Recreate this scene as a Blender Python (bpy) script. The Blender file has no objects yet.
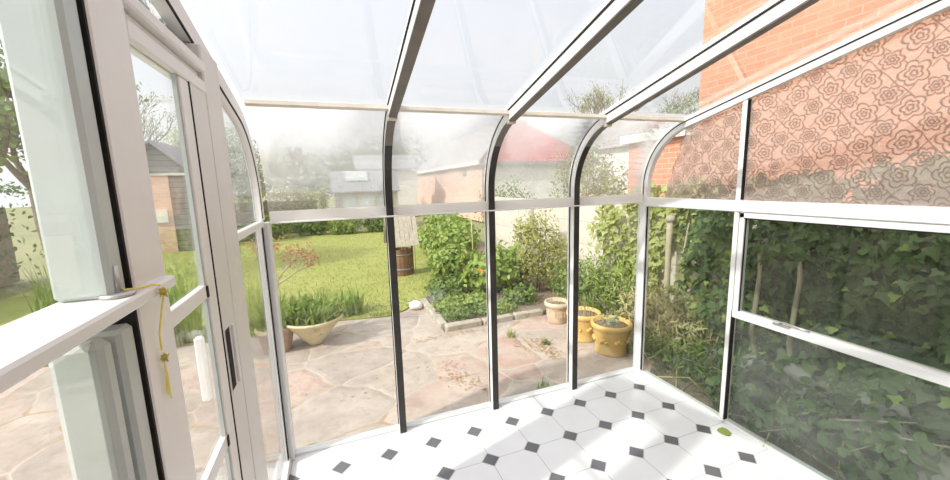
import bpy, math, random
import numpy as np
from mathutils import Vector, Matrix, noise
random.seed(7)
RNG = np.random.default_rng(11)
SC = bpy.context.scene
COL = SC.collection
G0 = -0.15                    # garden ground level; the conservatory floor is z = 0
XL, XR, YB = -2.388, 0.0, -2.75
pi = math.pi

# ------------------------------------------------------------------ mesh builder
class MB:
    def __init__(s): s.v, s.f, s.m, s.sm = [], [], [], []
    def add(s, vs, fs, mi=0, smooth=False):
        b = len(s.v); s.v += [tuple(p) for p in vs]
        for f in fs: s.f.append([b + i for i in f]); s.m.append(mi); s.sm.append(smooth)
        return s
    def box(s, x0, x1, y0, y1, z0, z1, mi=0, bev=0.0):
        if bev <= 0:
            vs = [(x, y, z) for x in (x0, x1) for y in (y0, y1) for z in (z0, z1)]
            return s.add(vs, [(0,1,3,2),(4,6,7,5),(0,4,5,1),(2,3,7,6),(0,2,6,4),(1,5,7,3)], mi)
        b = min(bev, .49*min(x1-x0, y1-y0, z1-z0)); vs = []; c = ((x0,x1),(y0,y1),(z0,z1)); idx = {}
        for i in (0,1):
            for j in (0,1):
                for k in (0,1):
                    P = (c[0][i], c[1][j], c[2][k]); sg = (1-2*i, 1-2*j, 1-2*k)
                    for a in range(3):
                        q = [P[t] + (0 if t == a else sg[t]*b) for t in range(3)]
                        idx[i,j,k,a] = len(vs); vs.append(q)
        fs = []
        for a in range(3):
            u, w = (a+1) % 3, (a+2) % 3
            for side in (0,1):
                f = []
                for (p, q) in ((0,0),(1,0),(1,1),(0,1)):
                    t = [0,0,0]; t[a] = side; t[u] = p; t[w] = q; f.append(idx[t[0],t[1],t[2],a])
                fs.append(f if side else f[::-1])
        for a in range(3):
            u, w = (a+1) % 3, (a+2) % 3
            for p in (0,1):
                for q in (0,1):
                    t0 = [0,0,0]; t1 = [0,0,0]
                    for t in (t0, t1): t[u] = p; t[w] = q
                    t1[a] = 1
                    f = [idx[t0[0],t0[1],t0[2],u], idx[t1[0],t1[1],t1[2],u], idx[t1[0],t1[1],t1[2],w], idx[t0[0],t0[1],t0[2],w]]
                    fs.append(f if (p+q) % 2 else f[::-1])
        for i in (0,1):
            for j in (0,1):
                for k in (0,1):
                    f = [idx[i,j,k,a] for a in range(3)]; fs.append(f if (i+j+k) % 2 else f[::-1])
        return s.add(vs, fs, mi)
    def obox(s, c, ax, ay, az, mi=0):
        c, ax, ay, az = map(Vector, (c, ax, ay, az))
        vs = [c + i*ax + j*ay + k*az for i in (-.5,.5) for j in (-.5,.5) for k in (-.5,.5)]
        return s.add(vs, [(0,1,3,2),(4,6,7,5),(0,4,5,1),(2,3,7,6),(0,2,6,4),(1,5,7,3)], mi)
    def bar(s, p, q, w, h, up=(0,0,1), mi=0):
        p, q = Vector(p), Vector(q); d = q - p; L = d.length; d.normalize(); u = Vector(up)
        a = d.cross(u)
        if a.length < 1e-4: a = d.cross(Vector((1,0,0)))
        a.normalize(); b = a.cross(d)
        return s.obox((p+q)/2, d*L, a*w, b*h, mi)
    def tube(s, pts, rad, n=6, mi=0, cap=True):
        pts = [Vector(p) for p in pts]; k = len(pts)
        if not hasattr(rad, '__len__'): rad = [rad]*k
        vs = []; ref = None
        for i, p in enumerate(pts):
            d = (pts[min(i+1,k-1)] - pts[max(i-1,0)]).normalized()
            if ref is None: ref = Vector((0,0,1)) if abs(d.z) < .9 else Vector((1,0,0))
            a = d.cross(ref)
            if a.length < 1e-5: a = d.cross(Vector((0,1,0)))
            a.normalize(); b = d.cross(a).normalized(); ref = -b if False else ref
            for j in range(n):
                t = 2*pi*j/n; vs.append(p + rad[i]*(a*math.cos(t) + b*math.sin(t)))
        fs = [(i*n+j, i*n+(j+1) % n, (i+1)*n+(j+1) % n, (i+1)*n+j) for i in range(k-1) for j in range(n)]
        if cap: fs += [tuple(range(n))[::-1], tuple((k-1)*n+j for j in range(n))]
        return s.add(vs, fs, mi, True)
    def lathe(s, prof, c=(0,0,0), n=28, mi=0, wob=0, ring=False):
        vs = []; k = len(prof)
        for (r, z) in prof:
            for j in range(n):
                t = 2*pi*j/n; rr = r*(1+wob*math.sin(3*t+z*9)); vs.append((c[0]+rr*math.cos(t), c[1]+rr*math.sin(t), c[2]+z))
        fs = [(i*n+j, i*n+(j+1) % n, (i+1)*n+(j+1) % n, (i+1)*n+j) for i in range(k-1) for j in range(n)]
        if ring: fs += [((k-1)*n+j, (k-1)*n+(j+1) % n, (j+1) % n, j) for j in range(n)]
        else: fs += [tuple(range(n))[::-1], tuple((k-1)*n+j for j in range(n))]
        return s.add(vs, fs, mi, True)
    def prism(s, poly, lo, hi, axis=0, mi=0):
        # poly: 2D outline in the two other axes, extruded along axis
        def P(t, a, b): return (t,a,b) if axis == 0 else (a,t,b) if axis == 1 else (a,b,t)
        n = len(poly); vs = [P(lo,*p) for p in poly] + [P(hi,*p) for p in poly]
        fs = [tuple(range(n))[::-1], tuple(range(n,2*n))] + [(i,(i+1) % n,n+(i+1) % n,n+i) for i in range(n)]
        return s.add(vs, fs, mi)
    def strip(s, inner, outer, x0, x1, mi=0, smooth=False):
        # band in the (y,z) plane between two matching polylines, extruded along x
        k = len(inner); vs = []
        for (a, b) in zip(inner, outer):
            vs += [(x0,*a),(x1,*a),(x0,*b),(x1,*b)]
        fs = []
        for i in range(k-1):
            o, p = 4*i, 4*i+4
            fs += [(o,p,p+1,o+1),(o+2,o+3,p+3,p+2),(o,o+2,p+2,p),(o+1,p+1,p+3,o+3)]
        e = 4*(k-1); fs += [(0,1,3,2),(e,e+2,e+3,e+1)]
        return s.add(vs, fs, mi, smooth)
    def build(s, name, mat, parent=None, loc=(0,0,0), rz=0.0):
        me = bpy.data.meshes.new(name); me.from_pydata(s.v, [], s.f); me.validate()
        for m in (mat if isinstance(mat, (list, tuple)) else [mat]): me.materials.append(m)
        if len(me.polygons) == len(s.m):
            me.polygons.foreach_set('material_index', s.m); me.polygons.foreach_set('use_smooth', s.sm)
        o = bpy.data.objects.new(name, me); COL.objects.link(o); o.parent = parent
        o.location = loc; o.rotation_euler = (0,0,rz)
        return o

def fixn(o):
    import bmesh
    bm = bmesh.new(); bm.from_mesh(o.data); bmesh.ops.recalc_face_normals(bm, faces=bm.faces); bm.to_mesh(o.data); bm.free(); return o
def tag(o, label, cat, group=None, kind=None):
    o['label'] = label; o['category'] = cat
    if group: o['group'] = group
    if kind: o['kind'] = kind
    return o
def empty(name, loc=(0,0,0), rz=0):
    o = bpy.data.objects.new(name, None); COL.objects.link(o); o.location = loc; o.rotation_euler = (0,0,rz); o.empty_display_size = .1
    return o
def thing(name, label, cat, loc=(0,0,0), rz=0, group=None, kind=None): return tag(empty(name, loc, rz), label, cat, group, kind)
def copy_tree(o, parent=None):
    c = o.copy(); COL.objects.link(c); c.parent = parent
    for ch in list(o.children): copy_tree(ch, c)
    return c

# ------------------------------------------------------------------ leaves, fast
RHOMB = ([(0,0,0),(.28,.45,.05),(0,1,-.08),(-.28,.45,.05)], [(0,1,2),(0,2,3)])
LONG = ([(0,0,0),(.09,.35,.03),(.07,.7,-.03),(0,1,-.16),(-.07,.7,-.03),(-.09,.35,.03)], [(0,1,5),(1,2,4,5),(2,3,4)])
OVAL = ([(0,0,0),(.26,.22,.04),(.34,.5,.05),(.2,.82,0),(0,1,-.08),(-.2,.82,0),(-.34,.5,.05),(-.26,.22,.04),(0,.5,-.03)], [(8,0,1),(8,1,2),(8,2,3),(8,3,4),(8,4,5),(8,5,6),(8,6,7),(8,7,0)])
IVY = ([(0,.12,0),(.34,-.02,.03),(.5,.34,.05),(.26,.48,0),(0,1,-.1),(-.26,.48,0),(-.5,.34,.05),(-.34,-.02,.03),(0,.42,-.03)], [(8,0,1),(8,1,2),(8,2,3),(8,3,4),(8,4,5),(8,5,6),(8,6,7),(8,7,0)])
def leaves(P, N, size, shape=RHOMB, droop=.3, jit=.5, up=None):
    """one leaf at each point P, its face turned roughly to N, its tip roughly along up (default: hanging)"""
    P = np.asarray(P, float); n = len(P); N = np.asarray(N, float) + RNG.normal(0, jit, (n,3))
    N /= np.linalg.norm(N, axis=1)[:,None] + 1e-9
    T = (np.array([0,0,-droop]) if up is None else np.asarray(up)) + RNG.normal(0, .6, (n,3))
    T -= (T*N).sum(1)[:,None]*N; T /= np.linalg.norm(T, axis=1)[:,None] + 1e-9
    B = np.cross(T, N); S = size*RNG.uniform(.6, 1.35, n)
    V, F = shape; V = np.array(V)
    vs = P[:,None,:] + S[:,None,None]*(V[None,:,0,None]*B[:,None,:] + V[None,:,1,None]*T[:,None,:] + V[None,:,2,None]*N[:,None,:])
    k = len(V); m = MB(); m.v = [tuple(p) for p in vs.reshape(-1,3)]
    m.f = [[b*k+i for i in f] for b in range(n) for f in F]; m.m = [0]*len(m.f); m.sm = [False]*len(m.f)
    return m
def blob(blobs, n, fill=.5):
    """points and outward directions in a union of ellipsoids (cx,cy,cz,rx,ry,rz), lumpy outline"""
    w = np.array([b[3]*b[4]+b[4]*b[5]+b[3]*b[5] for b in blobs]); ids = RNG.choice(len(blobs), n, p=w/w.sum())
    D = RNG.normal(size=(n,3)); D /= np.linalg.norm(D, axis=1)[:,None]
    B = np.array(blobs)[ids]
    lump = 1 + .14*np.sin(D[:,0]*7+ids) + .12*np.sin(D[:,1]*9+2*ids) + .1*np.sin(D[:,2]*8+D[:,0]*5)
    r = (fill + (1-fill)*RNG.random(n)**.5)*lump
    P = B[:,:3] + D*B[:,3:]*r[:,None]
    return P, D
def blades(C, h, w, lean=.25, seg=3):
    """upright grass-like blades rooted at C (n,3)"""
    C = np.asarray(C); n = len(C); m = MB()
    H = h*RNG.uniform(.6, 1.25, n); A = RNG.uniform(0, 2*pi, n); L = lean*RNG.uniform(.2, 1.4, n)
    for i in range(n):
        d = np.array([math.cos(A[i]), math.sin(A[i]), 0]); s = np.array([-d[1], d[0], 0]); vs = []
        for k in range(seg+1):
            t = k/seg; c = C[i] + d*L[i]*H[i]*t*t + np.array([0,0,H[i]*(t - .25*L[i]*t*t)])
            ww = w*.5*(1-t**1.6) + .0004
            vs += [c - s*ww, c + s*ww]
        m.add(vs, [(2*k,2*k+1,2*k+3,2*k+2) for k in range(seg)])
    return m
def grow(p, d, L, r, depth, m, tips, spread=.5, up=.25, n=3, shrink=.68):
    """a branching wooden skeleton; collects the tips"""
    p = Vector(p); d = Vector(d).normalized(); pts = [p]; q = p
    for k in range(3):
        d = (d + Vector((random.gauss(0,.12), random.gauss(0,.12), up*.3))).normalized(); q = q + d*L/3; pts.append(q)
    m.tube(pts, [r, r*.88, r*.78, r*.66], 5, 0, False)
    tips.append((q, d, depth))
    if depth <= 0: return
    for k in range(n):
        a = random.uniform(0, 2*pi); e = Vector((math.cos(a), math.sin(a), random.uniform(-.2,.5)))
        at = pts[random.choice((2,3,3))]
        grow(at, d + e*spread*random.uniform(.7,1.5), L*shrink*random.uniform(.75,1.2), r*.6, depth-1, m, tips, spread, up, n, shrink)

# ------------------------------------------------------------------ materials
def nt(name):
    m = bpy.data.materials.new(name); m.use_nodes = True; t = m.node_tree; t.nodes.clear()
    return m, t, (lambda ty, **k: _n(t, ty, **k)), t.links.new
def _n(t, ty, **k):
    n = t.nodes.new(ty)
    for a, b in k.items():
        if a.startswith('i_'):
            key = a[2:]; key = int(key) if key.isdigit() else key.replace('_', ' '); n.inputs[key].default_value = b
        else: setattr(n, a, b)
    return n
def rgb(c): return (*c, 1)
def math_n(N, L, op, a, b=None, c=None, clamp=False):
    n = N('ShaderNodeMath', operation=op, use_clamp=clamp)
    for i, v in enumerate((a, b, c)):
        if v is None: continue
        if isinstance(v, (int, float)): n.inputs[i].default_value = v
        else: L(v, n.inputs[i])
    return n.outputs[0]
def mixc(N, L, fac, a, b):
    n = N('ShaderNodeMix', data_type='RGBA')
    for i, v in ((0, fac), (6, a), (7, b)):
        if isinstance(v, (int, float)): n.inputs[i].default_value = v
        elif isinstance(v, tuple): n.inputs[i].default_value = rgb(v)
        else: L(v, n.inputs[i])
    return n.outputs[2]
def ramp(N, L, x, a, b):
    n = N('ShaderNodeMapRange', i_1=a, i_2=b); n.clamp = True; L(x, n.inputs[0]); return n.outputs[0]
def noise_n(N, L, scale, detail=3, co=None, rough=.5):
    n = N('ShaderNodeTexNoise', i_Scale=scale, i_Detail=detail, i_Roughness=rough)
    if co is not None: L(co, n.inputs['Vector'])
    return n.outputs[0]
def surf(name, c1, c2=None, scale=6, rough=.6, metal=0, bump=0, spec=.5, specks=None, spk=(14,.68), translu=0, island=False, stretch=None):
    m, t, N, L = nt(name); co = N('ShaderNodeTexCoord').outputs['Object']
    if stretch:
        mp = N('ShaderNodeMapping'); mp.inputs['Scale'].default_value = stretch; L(co, mp.inputs[0]); co = mp.outputs[0]
    p = N('ShaderNodeBsdfPrincipled', i_Roughness=rough, i_Metallic=metal); p.inputs['Specular IOR Level'].default_value = spec
    col = None
    nz = noise_n(N, L, scale, 5, co, .6)
    if c2 is None: c2 = tuple(.85*x for x in c1)
    f = ramp(N, L, nz, .3, .7)
    if island:
        g = N('ShaderNodeNewGeometry').outputs['Random Per Island']
        f = math_n(N, L, 'ADD', math_n(N, L, 'MULTIPLY', f, .4), math_n(N, L, 'MULTIPLY', g, .6))
    col = mixc(N, L, f, c1, c2)
    if specks:
        s = noise_n(N, L, spk[0], 6, co, .7); col = mixc(N, L, ramp(N, L, s, spk[1], spk[1]+.05), col, specks)
    L(col, p.inputs['Base Color'])
    if bump:
        b = N('ShaderNodeBump', i_Strength=bump, i_Distance=.01); L(nz, b.inputs['Height']); L(b.outputs[0], p.inputs['Normal'])
    out = N('ShaderNodeOutputMaterial'); sh = p.outputs[0]
    if translu:
        tr = N('ShaderNodeBsdfTranslucent'); L(col, tr.inputs[0]); mx = N('ShaderNodeMixShader', i_0=translu)
        L(sh, mx.inputs[1]); L(tr.outputs[0], mx.inputs[2]); sh = mx.outputs[0]
    L(sh, out.inputs[0]); return m
def leafmat(name, a, b): return surf(name, a, b, 3, .5, spec=.35, translu=.35, island=True)

def glass(name, dirt=.03, haze=None, tint=(.95,.965,.96), streak=.0, specks=0):
    """thin clear pane with a film of dust; haze = (z low, z high, amount) a misted band across the pane"""
    m, t, N, L = nt(name)
    geo = N('ShaderNodeNewGeometry'); dp = N('ShaderNodeVectorMath', operation='DOT_PRODUCT')
    L(geo.outputs['Normal'], dp.inputs[0]); L(geo.outputs['Incoming'], dp.inputs[1])
    c = math_n(N, L, 'ABSOLUTE', dp.outputs['Value'])
    F = math_n(N, L, 'MULTIPLY_ADD', math_n(N, L, 'POWER', math_n(N, L, 'SUBTRACT', 1.0, c, clamp=True), 5.0), .96, .03)
    tr = N('ShaderNodeBsdfTransparent'); tr.inputs[0].default_value = rgb(tint)
    gl = N('ShaderNodeBsdfGlossy', i_Roughness=.015)
    m1 = N('ShaderNodeMixShader'); L(F, m1.inputs[0]); L(tr.outputs[0], m1.inputs[1]); L(gl.outputs[0], m1.inputs[2])
    co = N('ShaderNodeTexCoord').outputs['Object']
    d = math_n(N, L, 'MULTIPLY', ramp(N, L, noise_n(N, L, 3.2, 5, co, .62), .25, .8), dirt*2)
    if haze:
        sx = N('ShaderNodeSeparateXYZ'); L(co, sx.inputs[0])
        zz = math_n(N, L, 'ADD', sx.outputs[2], math_n(N, L, 'MULTIPLY', math_n(N, L, 'SUBTRACT', noise_n(N, L, 3.6, 5, co, .6), .5), .22))
        mid = ramp(N, L, zz, haze[0]-.06, haze[0]+.42); top = ramp(N, L, zz, haze[1]+.1, haze[1]-.06)
        xx = math_n(N, L, 'MULTIPLY', ramp(N, L, sx.outputs[0], haze[3], haze[4]), haze[2])
        d = math_n(N, L, 'ADD', d, math_n(N, L, 'MULTIPLY', math_n(N, L, 'MULTIPLY', mid, top), xx))
    if streak:
        mp = N('ShaderNodeMapping'); mp.inputs['Scale'].default_value = (30,30,2.2); L(co, mp.inputs[0])
        d = math_n(N, L, 'ADD', d, math_n(N, L, 'MULTIPLY', ramp(N, L, noise_n(N, L, 1.0, 3, mp.outputs[0]), .55, .8), streak))
    di = N('ShaderNodeBsdfDiffuse'); di.inputs[0].default_value = (.94,.94,.94,1)
    tl = N('ShaderNodeBsdfTranslucent'); tl.inputs[0].default_value = (.94,.94,.94,1)
    m2 = N('ShaderNodeMixShader', i_0=.55); L(di.outputs[0], m2.inputs[1]); L(tl.outputs[0], m2.inputs[2])
    m3 = N('ShaderNodeMixShader'); L(math_n(N, L, 'MINIMUM', d, .9), m3.inputs[0]); L(m1.outputs[0], m3.inputs[1]); L(m2.outputs[0], m3.inputs[2])
    sh = m3.outputs[0]
    if specks:
        f = ramp(N, L, noise_n(N, L, 9, 6, co, .75), specks, specks+.04); bd = N('ShaderNodeBsdfDiffuse')
        cc = mixc(N, L, ramp(N, L, noise_n(N, L, 14, 2, co), .4, .6), (.16,.11,.07), (.35,.5,.5)); L(cc, bd.inputs[0])
        m4 = N('ShaderNodeMixShader'); L(f, m4.inputs[0]); L(sh, m4.inputs[1]); L(bd.outputs[0], m4.inputs[2]); sh = m4.outputs[0]
    L(sh, N('ShaderNodeOutputMaterial').inputs[0]); return m

def patterned_film():
    """obscured film: diamond lattice with flower outlines"""
    m, t, N, L = nt('patterned_film'); co = N('ShaderNodeTexCoord').outputs['Object']
    wn = N('ShaderNodeTexNoise', i_Scale=9.0, i_Detail=2); L(co, wn.inputs[0]); wa = N('ShaderNodeVectorMath', operation='MULTIPLY_ADD'); L(wn.outputs['Color'], wa.inputs[0]); wa.inputs[1].default_value = (.03,.03,.03); L(co, wa.inputs[2]); co = wa.outputs[0]
    sx = N('ShaderNodeSeparateXYZ'); L(co, sx.inputs[0]); y, z = sx.outputs[1], sx.outputs[2]
    p = .098
    def cell(op, off=0.0):
        a = math_n(N, L, op, math_n(N, L, 'MULTIPLY', y, 1.25), z)
        a = math_n(N, L, 'ADD', math_n(N, L, 'DIVIDE', a, p), 20.0+off)
        return math_n(N, L, 'SUBTRACT', math_n(N, L, 'FRACT', a), .5)
    u, v = cell('ADD'), cell('SUBTRACT')
    latt = math_n(N, L, 'MINIMUM', math_n(N, L, 'ABSOLUTE', u), math_n(N, L, 'ABSOLUTE', v))
    ln = ramp(N, L, latt, .045, .02)
    # flowers: petals r = a + b|cos 2.5 theta| about every second crossing, drawn as an outline
    def flower(pp, oy, oz, R, k):
        a = math_n(N, L, 'SUBTRACT', math_n(N, L, 'FRACT', math_n(N, L, 'ADD', math_n(N, L, 'DIVIDE', y, pp), oy+10)), .5)
        b = math_n(N, L, 'SUBTRACT', math_n(N, L, 'FRACT', math_n(N, L, 'ADD', math_n(N, L, 'DIVIDE', z, pp), oz+10)), .5)
        r = math_n(N, L, 'SQRT', math_n(N, L, 'ADD', math_n(N, L, 'MULTIPLY', a, a), math_n(N, L, 'MULTIPLY', b, b)))
        th = math_n(N, L, 'ARCTAN2', b, a)
        pet = math_n(N, L, 'ABSOLUTE', math_n(N, L, 'COSINE', math_n(N, L, 'MULTIPLY', th, k)))
        out = None
        for s in (1.0, .55, .22):
            rr = math_n(N, L, 'MULTIPLY_ADD', pet, R*.35*s, R*.75*s)
            e = ramp(N, L, math_n(N, L, 'ABSOLUTE', math_n(N, L, 'SUBTRACT', r, rr)), .036, .016)
            out = e if out is None else math_n(N, L, 'MAXIMUM', out, e)
        inside = ramp(N, L, r, R*1.15, R*1.05)
        return out, inside
    f1, i1 = flower(.128, .1, .2, .33, 2.5); f2, i2 = flower(.128, .6, .7, .25, 3)
    ins = math_n(N, L, 'MAXIMUM', i1, i2)
    line = math_n(N, L, 'MAXIMUM', math_n(N, L, 'MULTIPLY', ln, math_n(N, L, 'SUBTRACT', 1.0, ins)), math_n(N, L, 'MAXIMUM', f1, f2))
    line = math_n(N, L, 'MULTIPLY', line, ramp(N, L, noise_n(N, L, 7, 2, co), .1, .35))
    tr = N('ShaderNodeBsdfTransparent'); L(mixc(N, L, line, (.93,.91,.90), (.70,.67,.65)), tr.inputs[0])
    di = N('ShaderNodeBsdfDiffuse'); L(mixc(N, L, line, (.88,.83,.80), (.50,.44,.41)), di.inputs[0])
    tl = N('ShaderNodeBsdfTranslucent'); L(mixc(N, L, line, (.9,.85,.82), (.5,.45,.42)), tl.inputs[0])
    a = N('ShaderNodeMixShader', i_0=.6); L(di.outputs[0], a.inputs[1]); L(tl.outputs[0], a.inputs[2])
    b = N('ShaderNodeMixShader'); L(math_n(N, L, 'MULTIPLY_ADD', line, .16, .33), b.inputs[0]); L(tr.outputs[0], b.inputs[1]); L(a.outputs[0], b.inputs[2])
    L(b.outputs[0], N('ShaderNodeOutputMaterial').inputs[0]); return m

def floor_tiles():
    m, t, N, L = nt('octagon_tiles'); co = N('ShaderNodeTexCoord').outputs['Object']; sx = N('ShaderNodeSeparateXYZ'); L(co, sx.inputs[0])
    p, ox, oy = .2472, .1508, .1491
    def fr(a, o): return math_n(N, L, 'ABSOLUTE', math_n(N, L, 'SUBTRACT', math_n(N, L, 'FRACT', math_n(N, L, 'ADD', math_n(N, L, 'DIVIDE', math_n(N, L, 'ADD', a, o), p), 40.5)), .5))
    u, v = fr(sx.outputs[0], ox), fr(sx.outputs[1], oy)
    d = math_n(N, L, 'ADD', u, v); dot = math_n(N, L, 'LESS_THAN', d, .205)
    g1 = math_n(N, L, 'LESS_THAN', math_n(N, L, 'MINIMUM', u, v), .008); g2 = math_n(N, L, 'COMPARE', d, .205, .013)
    g = math_n(N, L, 'MAXIMUM', math_n(N, L, 'MULTIPLY', g1, math_n(N, L, 'SUBTRACT', 1.0, dot)), g2)
    nz = ramp(N, L, noise_n(N, L, 5, 5, co), .3, .7)
    white = mixc(N, L, nz, (.80,.80,.805), (.76,.76,.765)); dark = mixc(N, L, nz, (.115,.115,.13), (.16,.155,.165))
    c = mixc(N, L, g, mixc(N, L, dot, white, dark), (.46,.44,.42))
    pr = N('ShaderNodeBsdfPrincipled'); L(c, pr.inputs['Base Color']); pr.inputs['Specular IOR Level'].default_value = .5
    L(math_n(N, L, 'MULTIPLY_ADD', g, .4, .22), pr.inputs['Roughness'])
    b = N('ShaderNodeBump', i_Strength=.4, i_Distance=.002); L(math_n(N, L, 'SUBTRACT', 1.0, g), b.inputs['Height']); L(b.outputs[0], pr.inputs['Normal'])
    L(pr.outputs[0], N('ShaderNodeOutputMaterial').inputs[0]); return m

def crazy_paving():
    m, t, N, L = nt('crazy_paving'); co = N('ShaderNodeTexCoord').outputs['Object']
    ds = N('ShaderNodeTexNoise', i_Scale=2.2, i_Detail=3); L(co, ds.inputs[0])
    ad = N('ShaderNodeVectorMath', operation='MULTIPLY_ADD'); L(ds.outputs['Color'], ad.inputs[0]); ad.inputs[1].default_value = (.22,.22,0); L(co, ad.inputs[2])
    mp = N('ShaderNodeMapping'); mp.inputs['Scale'].default_value = (1.45,1.75,0); mp.inputs['Location'].default_value = (.35,.2,0); L(ad.outputs[0], mp.inputs[0])
    ve = N('ShaderNodeTexVoronoi', feature='DISTANCE_TO_EDGE', i_Scale=1.0, i_Randomness=.85); L(mp.outputs[0], ve.inputs[0])
    vc = N('ShaderNodeTexVoronoi', feature='F1', i_Scale=1.0, i_Randomness=.85); L(mp.outputs[0], vc.inputs[0])
    sx = N('ShaderNodeSeparateColor'); L(vc.outputs['Color'], sx.inputs[0])
    base = mixc(N, L, ramp(N, L, sx.outputs[0], .3, .75), (.455,.385,.315), (.45,.305,.245))
    base = mixc(N, L, ramp(N, L, sx.outputs[1], .45, .8), base, (.365,.31,.27))
    base = mixc(N, L, math_n(N, L, 'MULTIPLY', ramp(N, L, noise_n(N, L, 2.4, 7, co, .7), .38, .66), .7), base, (.56,.49,.42))
    base = mixc(N, L, math_n(N, L, 'MULTIPLY', ramp(N, L, noise_n(N, L, 1.5, 6, co, .7), .47, .66), .6), base, (.30,.245,.215))
    base = mixc(N, L, math_n(N, L, 'MULTIPLY', ramp(N, L, noise_n(N, L, 17, 5, co, .7), .5, .75), .5), base, (.24,.2,.17))
    jw = math_n(N, L, 'MULTIPLY', noise_n(N, L, 6, 4, co, .7), .034)
    j = math_n(N, L, 'LESS_THAN', ve.outputs[0], jw)
    jc = mixc(N, L, ramp(N, L, noise_n(N, L, 2.3, 3, co), .5, .62), (.47,.41,.34), (.40,.29,.18))
    jc = mixc(N, L, ramp(N, L, noise_n(N, L, 3.7, 2, co), .72, .76), jc, (.2,.24,.08))
    c = mixc(N, L, j, base, jc)
    pr = N('ShaderNodeBsdfPrincipled', i_Roughness=.8); pr.inputs['Specular IOR Level'].default_value = .3; L(c, pr.inputs['Base Color'])
    b = N('ShaderNodeBump', i_Strength=.5, i_Distance=.015)
    h = math_n(N, L, 'ADD', ramp(N, L, ve.outputs[0], 0, .08), math_n(N, L, 'MULTIPLY', noise_n(N, L, 8, 6, co), .5)); L(h, b.inputs['Height']); L(b.outputs[0], pr.inputs['Normal'])
    L(pr.outputs[0], N('ShaderNodeOutputMaterial').inputs[0]); return m

def brick(name, c1, c2, mort, rot, s=1.0):
    """brick courses 75 mm high; rot turns the face's own axes onto the texture's X (along) and Y (up)"""
    m, t, N, L = nt(name); co = N('ShaderNodeTexCoord').outputs['Object']; sx = N('ShaderNodeSeparateXYZ'); L(co, sx.inputs[0])
    cb = N('ShaderNodeCombineXYZ')
    L(math_n(N, L, 'ADD', sx.outputs[0], sx.outputs[1]) if rot == 'xy' else sx.outputs[rot], cb.inputs[0]); L(sx.outputs[2], cb.inputs[1])
    bt = N('ShaderNodeTexBrick', i_Scale=1.0); L(cb.outputs[0], bt.inputs[0])
    bt.inputs['Color1'].default_value = rgb(c1); bt.inputs['Color2'].default_value = rgb(c2); bt.inputs['Mortar'].default_value = rgb(mort)
    bt.inputs['Mortar Size'].default_value = .006*s; bt.inputs['Brick Width'].default_value = .225*s; bt.inputs['Row Height'].default_value = .075*s; bt.inputs['Bias'].default_value = -.1
    col = mixc(N, L, math_n(N, L, 'MULTIPLY', ramp(N, L, noise_n(N, L, 1.6, 5, co), .4, .7), .4), bt.outputs[0], tuple(min(1, 1.3*x+.03) for x in c1))
    pr = N('ShaderNodeBsdfPrincipled', i_Roughness=.85); pr.inputs['Specular IOR Level'].default_value = .25; L(col, pr.inputs['Base Color'])
    L(pr.outputs[0], N('ShaderNodeOutputMaterial').inputs[0]); return m
def stripes(name, c1, c2, axis, pitch, rough=.7, edge=.12, jit=.25):
    """courses of tiles or boards: dark line at every pitch along one axis"""
    m, t, N, L = nt(name); co = N('ShaderNodeTexCoord').outputs['Object']; sx = N('ShaderNodeSeparateXYZ'); L(co, sx.inputs[0])
    a = math_n(N, L, 'DIVIDE', sx.outputs[axis], pitch); f = math_n(N, L, 'FRACT', math_n(N, L, 'ADD', a, 50.0))
    w = N('ShaderNodeTexWhiteNoise', noise_dimensions='1D'); L(math_n(N, L, 'FLOOR', a), w.inputs['W'])
    c = mixc(N, L, math_n(N, L, 'MULTIPLY', w.outputs[0], jit*2), c1, tuple(.8*x for x in c1))
    c = mixc(N, L, math_n(N, L, 'MULTIPLY', ramp(N, L, noise_n(N, L, 5, 5, co), .35, .7), .5), c, tuple(min(1, 1.25*x) for x in c1))
    c = mixc(N, L, math_n(N, L, 'LESS_THAN', f, edge), c, c2)
    pr = N('ShaderNodeBsdfPrincipled', i_Roughness=rough); pr.inputs['Specular IOR Level'].default_value = .3; L(c, pr.inputs['Base Color'])
    b = N('ShaderNodeBump', i_Strength=.6, i_Distance=.02); L(f, b.inputs['Height']); L(b.outputs[0], pr.inputs['Normal'])
    L(pr.outputs[0], N('ShaderNodeOutputMaterial').inputs[0]); return m

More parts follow.
